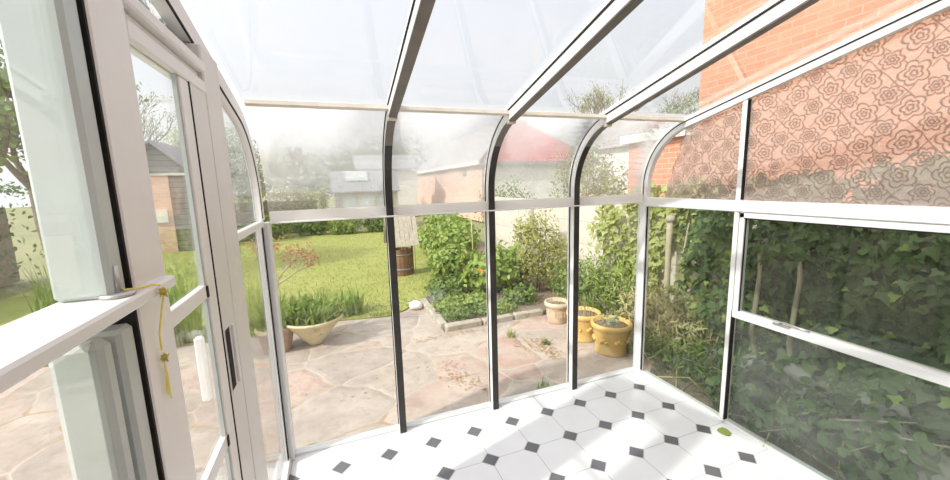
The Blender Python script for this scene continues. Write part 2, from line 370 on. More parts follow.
M = dict(
  white = surf('white_paint', (.80,.785,.765), (.74,.72,.70), 4, .38, specks=(.32,.24,.17), spk=(16,.74)),
  alu = surf('white_aluminium', (.78,.78,.77), (.72,.715,.705), 5, .3, specks=(.35,.3,.25), spk=(24,.76)),
  cap = surf('bar_cap_dark', (.022,.019,.017), (.045,.039,.034), 7, .4, .1, specks=(.3,.28,.26), spk=(30,.72)),
  roofcap = surf('bar_cap_floorlit', (.20,.18,.16), (.13,.115,.10), 7, .42, .3),  # same cap on the roof slope, light off the floor painted in as paler grey
  cream = surf('cream_purlin', (.74,.70,.62), (.62,.56,.46), 9, .5),
  rubber = surf('black_gasket', (.012,.011,.010), (.03,.027,.024), 12, .7, spec=.15),
  band = surf('white_band', (.92,.91,.89), (.86,.83,.80), 3, .45, translu=.6),
  jamb = surf('grey_white_jamb', (.70,.685,.665), (.66,.64,.615), 4, .42, specks=(.25,.2,.15), spk=(15,.75)),
  sash = surf('sage_grey_sash', (.42,.46,.44), (.5,.54,.52), 6, .25, spec=.7),
  steel = surf('steel', (.55,.55,.53), (.4,.39,.37), 9, .35, .8),
  render = surf('cream_render', (.78,.76,.72), (.72,.70,.66), 3, .85),
  tiles = floor_tiles(), paving = crazy_paving(),
  soil = surf('soil', (.16,.115,.08), (.30,.23,.17), 18, .95, bump=.8),
  stone = surf('kerb_stone', (.48,.43,.35), (.34,.30,.24), 9, .85, bump=.5, specks=(.25,.24,.14), spk=(9,.62)),
  turf = surf('turf', (.27,.31,.07), (.37,.36,.11), 3.5, .9, bump=.6),
  earth = surf('earth', (.22,.24,.09), (.3,.27,.15), .8, .95),
  grass = leafmat('grass_blade', (.27,.32,.06), (.48,.45,.15)),
  lime = leafmat('fresh_leaf', (.22,.35,.07), (.42,.48,.14)),
  mid = leafmat('mid_green_leaf', (.14,.24,.06), (.29,.36,.11)),
  olive = leafmat('olive_leaf', (.34,.36,.10), (.48,.46,.18)),
  ivy = leafmat('ivy_leaf', (.085,.15,.055), (.20,.27,.11)), sunlit_ivy = leafmat('sunlit_ivy_leaf', (.32,.39,.11), (.56,.56,.26)),  # second leaf colour is the same ivy with sunlight painted in
  blossom = leafmat('blossom', (.74,.74,.66), (.42,.47,.28)),
  hedge = leafmat('hedge_leaf', (.10,.19,.06), (.22,.28,.10)),
  straw = leafmat('straw', (.62,.54,.30), (.44,.42,.19)),
  silver = leafmat('silver_leaf', (.42,.48,.38), (.3,.38,.24)),
  bud = leafmat('pink_bud', (.55,.26,.16), (.5,.34,.16)),
  petal = leafmat('orange_petal', (.8,.3,.06), (.75,.4,.1)),
  litter = leafmat('dry_litter', (.58,.36,.14), (.42,.27,.13)),
  bark = surf('bark', (.20,.16,.12), (.32,.27,.21), 14, .9, bump=.6),
  palebark = surf('pale_bark', (.50,.43,.33), (.38,.32,.24), 14, .85),
  barrel = surf('barrel_wood', (.17,.085,.045), (.28,.16,.09), 5, .7, stretch=(9,9,1)),
  cane = surf('bamboo_cane', (.62,.52,.30), (.5,.42,.26), 6, .6),
  terrac = surf('ochre_glazed_pot', (.62,.40,.11), (.68,.49,.20), 8, .5, bump=.2),
  terrac2 = surf('pale_terracotta', (.56,.40,.26), (.68,.54,.40), 9, .75),
  conepot = surf('buff_clay', (.58,.50,.27), (.70,.62,.40), 6, .7, specks=(.4,.36,.2), spk=(7,.6)),
  brownpot = surf('brown_clay', (.36,.25,.17), (.46,.34,.25), 7, .75),
  fence = stripes('pale_fence_boards', (.66,.60,.52), (.50,.45,.38), 2, .3, .85, .04),
  brickA = brick('orange_brick', (.52,.245,.15), (.58,.30,.185), (.55,.38,.28), 1),
  brickB = brick('garage_brick', (.58,.24,.15), (.64,.32,.21), (.60,.44,.35), 1),
  backbrick = brick('back_brick', (.27,.22,.20), (.33,.27,.24), (.34,.31,.29), 0),
  pinkbrick = brick('pink_brick', (.66,.42,.33), (.72,.50,.40), (.68,.56,.48), 'xy'),
  gutter = surf('gutter_grey', (.22,.2,.2), (.28,.26,.26), 5, .5),
  greytile = stripes('grey_roof_tile', (.42,.40,.40), (.30,.28,.28), 2, .16),
  redtile = stripes('red_roof_tile', (.48,.13,.11), (.26,.07,.07), 2, .17, .7, .16),
  corr = stripes('corrugated_sheet', (.34,.34,.35), (.2,.2,.2), 0, .14, .6, .4, .05),
  sheetroof = surf('lead_grey_roof', (.30,.30,.31), (.25,.25,.26), 3, .7),
  timber = stripes('grey_timber', (.24,.22,.2), (.12,.11,.1), 2, .14, .85),
  shingle = surf('bleached_shingle', (.60,.55,.46), (.42,.38,.31), 10, .9, bump=.6, stretch=(3,3,1)),
  rock = surf('grey_rock', (.33,.32,.29), (.2,.2,.16), 7, .9, bump=.8, specks=(.16,.2,.08), spk=(5,.6)),
  yarn = surf('yellow_yarn', (.90,.74,.10), (.92,.80,.28), 40, .8),
  clear = glass('clear_glass', .008, None, streak=.01),
  roofglass = glass('roof_glass', .012, None, tint=(.965,.975,.975)),
  lower = glass('lower_pane_glass', .004, None, streak=.008),
  mist = glass('misted_glass', .085, (1.36, 1.95, .50, .3, -1.5), streak=.03),
  side = glass('side_pane_glass', .010, None, tint=(.90,.93,.90), streak=.012),
  dim = glass('dim_pane_glass', .012, None, tint=(.80,.84,.81), streak=.015),
  dusty = glass('dusty_pane_glass', .055, None, tint=(.82,.86,.83), streak=.04),
  stain = glass('stained_glass', .12, None, specks=.46),
  film = patterned_film(),
)

# ================================================================== THE CONSERVATORY
RAD, Z0, TH, SL = .38, 1.385, math.radians(76.0), .25
def profile(off=0.0, zlo=1.30, yend=YB, n=14):
    """cross section of the eaves curve (y, z): upright, quarter bend, then the sloping roof; off = distance outwards"""
    pts = [(off, zlo)]
    for k in range(n+1):
        a = TH*k/n; pts.append((-RAD + (RAD+off)*math.cos(a), Z0 + (RAD+off)*math.sin(a)))
    y0, z0 = pts[-1]; L = (y0 - yend)
    for k in (.34, .67, 1.0): pts.append((y0 - L*k, z0 + SL*L*k))
    return pts
def roof_z(y, off=0.0):
    P = profile(off); y0, z0 = P[15]; return z0 + SL*(y0 - y)
BARS = [-1.7786, -1.1817, -0.5816]

# floor slab and plinth
tag(MB().box(XL-.06, XR+.06, YB, .085, G0, 0).build('floor', M['tiles']), 'white octagon tile floor with small dark square insets', 'floor', kind='structure')
o = MB(); o.box(XL-.05, XR+.05, YB-.12, YB, G0, 2.55); o.build('wall_back', M['backbrick']); tag(bpy.data.objects['wall_back'], 'dark brick house wall behind the glazed lean-to', 'wall', kind='structure')  # unseen; brick chosen dark so the upright faces reflect less light
# sills
o = MB(); o.box(XL-.05, XR+.05, .034, .085, 0, .013, 0, .003); tag(o.build('trim_1', M['alu']), 'white sill strip at the foot of the front glazing', 'sill', kind='structure')
o = MB(); o.box(.014, .06, YB, .0, 0, .012, 0, .003); tag(o.build('trim_2', M['alu']), 'white sill strip at the foot of the right hand glazing', 'sill', kind='structure')
o = MB(); o.box(XL-.06, XL+.008, YB, .0, 0, .03, 0, .004); tag(o.build('trim_3', M['white']), 'white sill strip under the door side glazing', 'sill', kind='structure')

# curved glazing bars
names = ['leftmost of the three free curved glazing bars', 'middle one of the three free curved glazing bars', 'rightmost of the three free curved glazing bars']
for k, x in enumerate(BARS):
    t = thing('trim_%d' % (k+4), 'white and dark metal bar, ' + names[k], 'glazing bar', (x,0,0), kind='structure')
    w = .034
    inn, mid, out = profile(0, .0), profile(.006, .0), profile(.078, .0)
    MB().strip(mid, out, -w/2, w/2).build('bar', M['alu'], t)
    MB().strip(inn[:10], mid[:10], -w/2-.002, w/2+.002).build('inner_cap', M['cap'], t)  # upright part: dimness of the side facing the house is in its colour
    MB().strip(inn[9:], mid[9:], -w/2-.002, w/2+.002).build('roof_cap', M['roofcap'], t)  # roof part: brightness from the floor is in its colour
    g0, g1 = profile(.050, .03), profile(.058, .03)
    m = MB(); m.strip(g0, g1, -w/2-.004, -w/2); m.strip(g0, g1, w/2, w/2+.004); m.build('gasket', M['rubber'], t)
    # joint clip where the bend meets the roof slope
    py, pz = profile(0)[15]
    m = MB(); m.obox((0, py+.012, pz-.005), (w+.008,0,0), Vector((0,1,-SL)).normalized()*.022, Vector((0,SL,1)).normalized()*.012); m.build('joint_clip', M['cream'], t)
# end bars on the two gables
for k, (x0, x1, lab) in enumerate(((XL-.028, XL+.004, 'white curved end bar above the sliding door side'), (-.004, .030, 'white curved end bar against the brick wall side'))):
    t = thing('trim_%d' % (k+7), lab, 'glazing bar', kind='structure')
    MB().strip(profile(-.028 if k == 0 else 0, 1.30), profile(.04 if k == 0 else .056, 1.30), x0, x1).build('bar', M['white' if k == 0 else 'alu'], t)
    ins = x1 if k == 0 else x0; s = 1 if k == 0 else -1
    MB().strip(profile(-.0285 if k == 0 else .03, 1.31), profile(-.020 if k == 0 else .036, 1.31), min(ins, ins+s*.003), max(ins, ins+s*.003)).build('gasket', M['rubber'], t)
# front corner posts
t = thing('trim_9', 'white left front corner post with black gasket, near the door', 'post', kind='structure')
MB().box(XL-.028, XL-.004, -.034, .08, .0, 1.285, 0, .004).build('post', M['alu'], t)
MB().box(XL-.004, XL+.024, .0, .08, .0, 1.285, 0, .003).build('post_face', M['alu'], t)
m = MB(); m.box(XL-.004, XL-.001, -.03, -.004, .03, 1.28); m.build('gasket', M['rubber'], t)
t = thing('trim_10', 'white right front corner post standing before the ivy', 'post', kind='structure')
MB().box(-.010, .034, .0, .07, .0, 1.30, 0, .004).build('post', M['alu'], t)
m = MB(); m.box(.0, .003, -.012, -.001, .03, 1.25); m.build('gasket', M['rubber'], t)
# purlin at the top of the curve, in four lengths between the bars
XS = [XL+.012] + BARS + [-.004]
t = thing('trim_11', 'thin cream cross rail along the top of the curved panes', 'rail', kind='structure')
py, pz = profile(.046)[15]
for a, b in zip(XS[:-1], XS[1:]):
    MB().obox(((a+b)/2, py, pz-.006), (b-a-.034,0,0), (0,.026,-.026*SL), (0,.004,.016)).build('rail_length', M['cream'], t)
# dado band across the front
t = thing('trim_12', 'white cross band at waist height along the front glazing', 'rail', kind='structure')
for a, b in zip(XS[:-1], XS[1:]):
    MB().box(a+.017, b-.017, .012, .07, 1.288, 1.338, 0, .003).build('band', M['band'], t)
MB().box(XL+.03, -.03, -.007, .03, 1.280, 1.289, 0, .002).build('lip', M['alu'], t)
# ridge flashing at the back
tag(MB().box(XL-.05, XR+.05, YB, YB+.05, roof_z(YB)-.06, roof_z(YB)+.1).build('trim_13', M['white']), 'white wall plate where the glass roof meets the house', 'rail', kind='structure')

# front windows: lower pane, curved pane and roof pane of each bay
bay_lab = ['front glass bay nearest the sliding door', 'front glass bay before the wishing well', 'front glass bay before the planted bed', 'front glass bay nearest the ivy corner']
for k in range(4):
    a, b = XS[k], XS[k+1]; a += .0; t = thing('window_%d' % (k+1), bay_lab[k] + ', three panes high', 'window', kind='structure')
    a2, b2 = a+.006, b-.006
    if k == 0: a2 = XL+.02
    MB().box(a2, b2, .052, .056, .01, 1.285).build('lower_pane', M['lower'], t)
    P0, P1 = profile(.052, 1.338), profile(.056, 1.338)
    MB().strip(P0[:16], P1[:16], a2, b2, 0, True).build('curved_pane', M['mist'], t)
    MB().strip(P0[15:], P1[15:], a2, b2).build('roof_pane', M['roofglass'], t)

# ---- right hand gable
t = thing('trim_14', 'white upright mullion of the right hand gable glazing', 'mullion', kind='structure')
MB().box(-.005, .045, -.650, -.624, .011, 1.255, 0, .003).build('mullion', M['alu'], t)
MB().box(.002, .05, -.650, -.622, 1.315, roof_z(-.64, .0)).build('upper_mullion', M['alu'], t)
m = MB(); m.box(-.007, .02, -.658, -.652, .03, .70); m.box(-.001, .02, -.655, -.650, 1.32, roof_z(-.65)-.005); m.build('gasket', M['rubber'], t)
tag(MB().box(-.014, .055, YB, .0, 1.255, 1.315, 0, .004).build('trim_15', M['alu']), 'white waist rail along the right hand gable glazing', 'rail', kind='structure')
t = thing('window_5', 'narrow right hand bay beside the ivy corner, clear below and patterned above', 'window', kind='structure')
MB().box(.028, .032, -.62, -.004, .01, 1.26).build('lower_pane', M['side'], t)
def gable_poly(y0, y1, z0, n=10):
    ys = [y1 + (y0-y1)*i/n for i in range(n+1)]; top = []
    P = profile(.03, 1.30)
    for y in ys:
        z = None
        for (a, b) in zip(P[:-1], P[1:]):
            if (a[0]-y)*(b[0]-y) <= 0 and abs(a[0]-b[0]) > 1e-6: z = a[1] + (b[1]-a[1])*(y-a[0])/(b[0]-a[0])
        top.append((y, (z if z else Z0)))
    return [(y0, z0), (y1, z0)] + top
MB().prism(gable_poly(-.62, .02, 1.31), .028, .032).build('upper_pane', M['clear'], t)
# patterned film with a ragged edge on the clear pane
fp = [(-.615, 1.318)] + [(-.115 - .14*i/9 + random.uniform(-.018,.018), 1.318 + (roof_z(-.3)-.01-1.318)*i/9) for i in range(10)] + [(-.615, roof_z(-.615)-.006)]
MB().prism(fp, .0255, .0275).build('patterned_film', M['film'], t)
t = thing('window_6', 'wide right hand window with a casement below patterned glass', 'window', kind='structure')
y0, y1 = -1.86, -.655
m = MB()
m.box(-.008, .045, y0, y1, .662, .702, 0, .003); m.build('mid_rail', M['alu'], t)
m = MB(); m.box(-.004, .04, y1-.026, y1, .70, 1.252, 0, .003); m.box(-.004, .04, y0, y0+.03, .70, 1.252, 0, .003); m.box(-.004, .04, y0, y1, 1.222, 1.254, 0, .003); m.build('casement_frame', M['alu'], t)
m = MB(); m.box(-.005, .0, y0+.03, y1-.026, 1.218, 1.223); m.box(.005,.012, y1-.031, y1-.026, .70, 1.222); m.build('gasket', M['rubber'], t)
MB().box(.020, .024, y0+.02, y1-.02, .70, 1.235).build('casement_pane', M['dim'], t)
MB().box(.028, .032, y0, y1, .01, .67).build('lower_pane', M['dusty'], t)
MB().prism(gable_poly(y0, y1+.003, 1.31), .028, .032).build('patterned_pane', M['film'], t)
s = MB(); s.box(-.020, -.006, -.95, -.87, .699, .708, 0, .002); st = s.build('stay_plate', M['steel'], t)
m = MB(); m.tube([(-.014,-.90,.706),(-.02,-.92,.722),(-.016,-.99,.716),(-.012,-1.03,.712)], [.006,.006,.005,.004], 8); m.build('stay_arm', M['steel'], st)
tag(MB().box(-.008, .05, -1.90, -1.86, .02, roof_z(-1.88)).build('trim_16', M['alu']), 'white upright at the house end of the right hand casement', 'mullion', kind='structure')
t = thing('window_7', 'right hand window next to the house wall', 'window', kind='structure')
MB().box(.028, .032, YB, -1.89, .01, 1.26).build('lower_pane', M['side'], t)
MB().prism(gable_poly(YB, -1.89, 1.31), .028, .032).build('patterned_pane', M['film'], t)

# ---- left hand gable with the sliding door
XI = -2.362                                  # inner face of the door frame
t = thing('window_8', 'narrow strip of glass between the left corner post and door jamb', 'window', kind='structure')
MB().box(XL-.012, XL-.008, -.64, -.03, .02, 1.27).build('lower_pane', M['clear'], t)
MB().box(XL-.022, XL+.006, -.64, -.0, 1.268, 1.298, 0, .004).build('waist_rail', M['white'], t)
MB().prism(gable_poly(-.64, .01, 1.30), XL-.012, XL-.008).build('upper_pane', M['clear'], t)
t = thing('door_1', 'white framed sliding door with recessed handle on the left side', 'door', kind='structure')
MB().box(XL-.015, XI, -.792, -.628, .0, 1.842, 0, .004).build('jamb', M['jamb'], t)
m = MB(); m.box(XI-.022, XI+.001, -1.216, -.79, 1.712, 1.745, 0, .003); m.box(XL-.055, XI-.012, -1.216, -.79, 1.745, 1.768, 0, .003); m.box(XL-.03, XI+.006, -1.216, -.79, 1.768, 1.795, 0, .004); m.build('lintel', M['white'], t)
st = MB().box(XI-.016, XI-.001, -.919, -.7945, .03, 1.712, 0, .002).build('leaf_stile', M['jamb'], t)
m = MB(); m.box(XI-.014, XI-.0005, -.9245, -.919, .03, 1.712); m.build('gasket', M['rubber'], st)
MB().box(XI-.016, XI-.002, -.985, -.925, .03, 1.711, 0, .002).build('inner_stile', M['white'], t)
MB().box(XI-.014, XI-.006, -.995, -.985, .03, 1.712).build('glazing_bead', M['sash'], t)
for z in (1.204, .80, .10):
    MB().box(XI-.020, XI-.004, -1.30, -.987, z-.017, z+.017, 0, .002).build('mid_rail', M['white'], t)
    MB().box(XI-.005, XI-.0015, -.994, -.982, z-.014, z+.014).build('corner_gap', M['rubber'], t)
for z0, z1 in ((1.221,1.712),(.817,1.187),(.117,.783)):
    MB().box(XI-.016, XI-.012, -1.30, -.99, z0, z1).build('pane', M['clear'], t)
h = MB().box(XI-.006, XI+.0005, -.905, -.842, .885, 1.075, 0, .001).build('handle', M['jamb'], t)
MB().box(XI+.0003, XI+.0012, -.905, -.868, .895, 1.070).build('slot_shade', M['rubber'], h)  # black strip laid on the handle for the shade inside its recess
MB().box(XI, XI+.008, -.850, -.839, .893, 1.068, 0, .002).build('pull_lip', M['alu'], h)
MB().box(XL-.10, XL-.075, -.752, -.730, .80, 1.01, 0, .006).build('outer_pull', M['alu'], t)
# dirty triangular light over the lintel
t = thing('window_9', 'stained triangular pane between the door lintel and roof bar', 'window', kind='structure')
MB().prism([(-1.33,1.79),(-.66,1.79)] + [(y, roof_z(y, .0)) for y in (-.66,-.9,-1.1,-1.33)], XL-.03, XL-.026).build('pane', M['stain'], t)
MB().prism([(-1.36,1.79),(-.80,1.79),(-1.36,1.868)], XL-.022, XL-.006).build('infill_board', M['white'], t)
# near post
t = thing('trim_17', 'wide white post between the sliding door and left casement', 'post', kind='structure')
MB().box(XL-.055, XI+.001, -1.335, -1.213, .0, roof_z(-1.28, .0), 0, .005).build('post', M['white'], t)
MB().box(XL-.04, XI-.0005, -1.341, -1.335, .03, roof_z(-1.35)).build('gasket', M['rubber'], t)
# left casement window beyond the post
t = thing('window_10', 'left casement window beside the wide white post', 'window', kind='structure')
for (a, b, zz0, zz1) in ((-1.385,-1.342,.06,1.25),(-1.385,-1.342,1.30,roof_z(-1.40)-.01)):
    MB().box(XL-.045, XI-.004, a, b, zz0, zz1, 0, .006).build('sash_stile', M['sash'], t)
MB().box(XL-.045, XI-.010, -1.425, -1.385, .06, 1.25, 0, .012).build('sash_bead', M['sash'], t)
MB().box(XL-.045, XI-.012, -2.3, -1.345, .03, .075, 0, .006).build('bottom_rail', M['sash'], t)
MB().box(XI-.020, XI-.016, -2.3, -1.42, .07, 1.25).build('lower_pane', M['clear'], t)
MB().prism([(-2.3,1.30),(-1.38,1.30),(-1.38,roof_z(-1.38,.03)),(-2.3,roof_z(-2.3,.03))], XI-.020, XI-.016).build('upper_pane', M['clear'], t)
lg = MB().box(XL-.05, XI+.022, -2.3, -1.232, 1.278, 1.299, 0, .004).build('ledge', M['white'], t)
PX, PY = XI-.004, -1.372
sp = MB().lathe([(.001,0),(.020,0),(.022,.003),(.020,.006),(.001,.007)], (PX,PY,1.299), 20).build('stay_base', M['steel'], t)
MB().tube([(PX,PY,1.303),(PX+.001,PY+.002,1.32),(PX+.001,PY+.003,1.345)], [.0045,.0042,.0036], 10).build('stay_pin', M['steel'], sp)
tag(MB().box(XL-.055, XI, -2.38, -2.3, 0, roof_z(-2.34)).build('trim_18', M['white']), 'white upright at the house end of the left casement', 'post', kind='structure')
t = thing('window_11', 'narrow left hand pane next to the house wall', 'window', kind='structure')
MB().prism([(YB,.03),(-2.38,.03),(-2.38,roof_z(-2.38,.03)),(YB,roof_z(YB,.03))], XL-.03, XL-.026).build('pane', M['clear'], t)

# yellow cord tied round the stay pin, hanging down the post
t = thing('yellow_twine', 'frayed yellow twine with two knots hanging from the window stay', 'twine')
x = XI+.043
def knot(c, r, n=14):
    m = MB(); pts = []
    for i in range(n*4):
        a = i*2.4; b = i*1.13; rr = r*(.55+.45*math.sin(i*.7))
        pts.append((c[0]+rr*.6*math.sin(b), c[1]+rr*math.cos(a), c[2]+rr*math.sin(a)))
    m.tube(pts, .0012, 5); return m
MB().tube([(PX+.006,PY+.004,1.307),(PX+.012,-1.345,1.3025),(XI+.020,-1.325,1.3025),(XI+.027,-1.315,1.298)], .0018, 6).build('twine_loop', M['yarn'], t)
knot((XI+.030,-1.315,1.286), .0085).build('knot', M['yarn'], t)
MB().tube([(XI+.029,-1.314,1.279),(XI+.020,-1.306,1.25),(XI+.010,-1.300,1.21),(XI+.008,-1.296,1.18)], .0015, 6).build('twine_length', M['yarn'], t)
knot((XI+.010,-1.295,1.166), .0078).build('knot', M['yarn'], t)
m = MB()
for k in range(4): m.tube([(XI+.008,-1.294,1.16),(XI+.006,-1.292+.003*k,1.13),(XI+.005,-1.295+.005*k,1.10-.006*k)], .0008, 4)
m.build('frayed_end', M['yarn'], t)

# a fallen leaf on the tiles by the right hand sill
def flat_leaf(name, lab, loc, rz, s):
    m = MB(); V, F = OVAL; vs = [(a*s*1.5, b*s, .004+abs(a)*s*.25-.5*c*s) for (a,b,c) in V]; vs += [(a, b, c+.0012) for (a,b,c) in vs]; n = len(V)
    m.add(vs, [tuple(f[::-1]) for f in F] + [tuple(i+n for i in f) for f in F])
    return tag(m.build(name, M['lime'], None, loc, rz), lab, 'leaf')
flat_leaf('fallen_leaf', 'green fallen leaf on the white tiles beside the right hand sill', (-.045,-.735,.0), .9, .075)

# ================================================================== THE GARDEN
def sheet(poly, z0, z1): return MB().prism(poly, z0, z1, 2)
tag(MB().box(-45, 60, -12, 75, G0-.5, G0-.045).build('ground', M['earth']), 'rough ground stretching away beyond the garden', 'ground', kind='structure')
bed_x0, bed_y0 = -1.02, 1.78
pat = [(-7,-4),(-7,2.45),(-3.2,2.5),(-2.1,2.58),(-1.55,2.48),(-1.3,2.62),(-1.12,2.86),(-1.04,2.8),(-1.04,1.74),(.95,1.74),(.95,-4)]
tag(sheet(pat, G0-.04, G0).build('patio', M['paving']), 'crazy paving patio in pink and grey slabs outside the front glazing', 'patio', kind='structure')
lawn_poly = [(-7,2.52),(-3.2,2.54),(-2.1,2.61),(-1.56,2.51),(-1.31,2.65),(-1.13,2.89),(-.98,2.9),(-.5,4.0),(-.1,5.0),(.3,7),(.9,12.2),(-7,12.2)]
tag(sheet(lawn_poly, G0-.04, G0+.005).build('lawn', M['turf']), 'sunlit lawn beyond the patio', 'lawn', kind='structure')
tag(sheet([(-1.0,1.8),(1.6,1.8),(1.6,13),(.9,12.2),(.3,7),(-.1,5.0),(-.5,4.0),(-.98,2.9)], G0-.04, G0+.035).build('planting_bed', M['soil']), 'dark soil of the planted bed along the fence', 'soil', kind='structure')
tag(sheet([(.02,-3.5),(.95,-3.5),(.95,.42),(.45,.3),(.12,.06)], G0, G0+.02).build('soil_strip', M['soil']), 'strip of bare soil between the glazing and ivy fence', 'soil', kind='structure')
# grass blades
def inside(x, y, poly):
    c = False; n = len(poly)
    for i in range(n):
        (x1,y1),(x2,y2) = poly[i], poly[i-1]
        if (y1 > y) != (y2 > y) and x < (x2-x1)*(y-y1)/(y2-y1)+x1: c = not c
    return c
pts = []
while len(pts) < 26000:
    y = 2.5 + 9.5*random.random()**1.7; xx = random.uniform(-5.5, 1)
    if inside(xx, y, lawn_poly): pts.append((xx, y, G0+.004))
tag(blades(np.array(pts), .035, .007, .5, 2).build('grass', M['grass']), 'short mown grass blades of the lawn', 'grass', kind='stuff')

# kerb round the bed: each stone its own
kerb = [((-1.02,1.76),(-.60,1.77)),((-.58,1.765),(-.2,1.775)),((-.18,1.77),(.20,1.775)),((-1.02,1.83),(-1.02,2.15)),((-1.02,2.17),(-1.03,2.48)),((-1.03,2.5),(-1.03,2.82))]
kl = ['kerb stone at the corner of the bed beside the patio','second kerb stone from the corner, along the near edge of the bed','kerb stone along the near bed edge, next to the terracotta pot','kerb stone running up the lawn side from the bed corner','middle kerb stone on the lawn side of the bed','farthest kerb stone on the lawn side of the bed']
for (a, b), l in zip(kerb, kl):
    m = MB(); d = (Vector(b)-Vector(a)); L = d.length; ang = math.atan2(d.y, d.x)
    m.box(0, L, -.045, .045, -.035, .068, 0, .014)
    for i, v in enumerate(m.v): m.v[i] = (v[0], v[1]+random.uniform(-.006,.006), v[2]+random.uniform(-.006,.006))
    tag(m.build('kerb_stone', M['stone'], None, (*a, G0), ang), 'weathered pale ' + l, 'kerb stone', 'kerb stones round the bed')
def rock(name, c, s, lab, mat='rock', group=None, seed=0):
    m = MB(); n, k = 12, 7; vs = []; 
    for i in range(k):
        t = -pi/2*.7 + (pi*.85)*i/(k-1)
        for j in range(n):
            a = 2*pi*j/n; d = Vector((math.cos(t)*math.cos(a), math.cos(t)*math.sin(a), math.sin(t)))
            r = 1 + .35*noise.noise(d*1.6 + Vector((seed*3.1,seed,0))); vs.append((d.x*s[0]*r, d.y*s[1]*r, (d.z+.6)*s[2]*r))
    m.add(vs, [(i*n+j, i*n+(j+1) % n, (i+1)*n+(j+1) % n, (i+1)*n+j) for i in range(k-1) for j in range(n)] + [tuple(range(n))[::-1], tuple((k-1)*n+j for j in range(n))], 0, True)
    z = min(v[2] for v in m.v); m.v = [(v[0], v[1], v[2]-z) for v in m.v]
    return tag(m.build(name, M[mat], None, c, seed), lab, 'stone', group)
M['palerim'] = surf('pale_rim', (.66,.58,.46), (.56,.46,.34), 8, .7)
M['whitestone'] = surf('white_stone', (.82,.80,.74), (.7,.68,.62), 9, .8)
rock('white_stone', (-1.17,2.62,G0), (.09,.07,.055), 'small white stone at the lawn end of the bed edging', 'whitestone', None, 3)

# ---- wishing well
t = thing('wishing_well', 'small wooden wishing well with barrel and bleached shingle roof on the lawn', 'wishing well', (-1.0,4.62,G0+.005))
st = MB()
for j in range(16):
    a0, a1 = 2*pi*j/16+.015, 2*pi*(j+1)/16-.015; vs = []
    for z, r in ((0,.165),(.24,.182),(.47,.175)):
        for rr in (r, r-.022):
            for a in (a0, a1): vs.append((rr*math.cos(a), rr*math.sin(a), z))
    fs = []
    for i in (0,4): fs += [(i,i+1,i+5,i+4),(i+2,i+6,i+7,i+3),(i,i+4,i+6,i+2),(i+1,i+3,i+7,i+5)]
    fs += [(0,2,3,1),(8,9,11,10)]; st.add(vs, fs)
b = st.build('barrel', M['barrel'], t)
for hp in ([(.176,.10),(.182,.10),(.184,.13),(.177,.13)], [(.178,.36),(.185,.36),(.185,.39),(.178,.39)]): MB().lathe(hp, n=28, ring=True).build('hoop', M['gutter'], b)
MB().lathe([(.001,.05),(.15,.05),(.15,.36),(.001,.37)], n=20).build('soil', M['soil'], t)
for s in (-1,1): MB().box(s*.19-.017, s*.19+.017, -.02, .02, 0, .80, 0, .004).build('post', M['barrel'], t)
rf = MB()
for s in (-1,1):
    for r in range(7):
        for q in range(7):
            y0 = s*(.02+.036*r); z0 = 1.17-.085*r; x0 = -.27+.077*q+random.uniform(-.004,.004)
            rf.obox((x0+.036, y0+s*.018, z0-.05), (.072,0,0), Vector((0,s*.04,-.115)), Vector((0,s*.008,.003)))
rf.build('roof', M['shingle'], t)
MB().tube([(-.27,0,1.16),(.27,0,1.16)], .016, 8).build('ridge_pole', M['shingle'], t)
w = MB().tube([(-.2,0,.70),(.22,0,.70)], .014, 8).build('winch', M['barrel'], t)
MB().tube([(.22,0,.70),(.235,0,.70),(.235,0,.62),(.27,0,.62)], .007, 6).build('crank', M['gutter'], w)
MB().tube([(.0,0,.70),(.005,.0,.52),(.0,.0,.37)], .005, 5).build('rope', M['palebark'], t)
MB().tube([(.24,.03,.62),(.25,.04,.3),(.25,.05,0.0)], .004, 5).build('side_chain', M['gutter'], t)

# ---- pots
def planter(name, lab, loc, prof, mat, soil_r, soil_z, rz=0):
    t = thing(name, lab, 'plant pot', loc, rz)
    MB().lathe(prof, n=32).build('pot', M[mat], t)
    m = MB(); m.lathe([(.001,soil_z-.02),(soil_r,soil_z-.02),(soil_r,soil_z),(soil_r*.5,soil_z+.012),(.001,soil_z+.016)], n=20, wob=.01); m.build('soil', M['soil'], t)
    return t
def ring_relief(t, r, z, n, s, mat):
    for k in range(n):
        m = MB(); a = 2*pi*k/n
        for q in range(3):
            b = a + (q-1)*.16; m.lathe([(.001,-.022*s),(.018*s,-.012*s),(.022*s,0),(.016*s,.014*s),(.001,.02*s)], (r*math.cos(b), r*math.sin(b), z+(.012 if q == 1 else -.004)), 8)
        m.build('relief_swag', M[mat], t)
ochre = [(.001,0),(.135,0),(.142,.012),(.138,.03),(.150,.12),(.163,.22),(.168,.235),(.182,.245),(.187,.268),(.182,.288),(.168,.292),(.158,.285),(.150,.25)]
t = planter('glazed_pot', 'ochre glazed pot with swag relief, nearest the front corner post', (.27,.64,G0), ochre, 'terrac', .152, .255)
ring_relief(t, .152, .14, 7, 1.0, 'terrac')
c = RNG.normal(0,.05,(26,3)); c[:,2] = .26; m = blades(c, .16, .004, .6); m.build('dead_stalk', M['straw'], t)
P, D = blob([(-.02,.0,.32,.09,.09,.05)], 60); leaves(P, D, .03, OVAL).build('foliage', M['silver'], t)
t = planter('glazed_pot', 'ochre glazed pot, middle one of the three by the bed', (.22,.99,G0), [(r*.93,z*.98) for r,z in ochre], 'terrac', .14, .25, 1)
ring_relief(t, .141, .14, 7, .95, 'terrac')
c = RNG.normal(0,.05,(30,3)); c[:,2] = .25; m = blades(c, .2, .005, .5); m.build('dead_stalk', M['straw'], t)
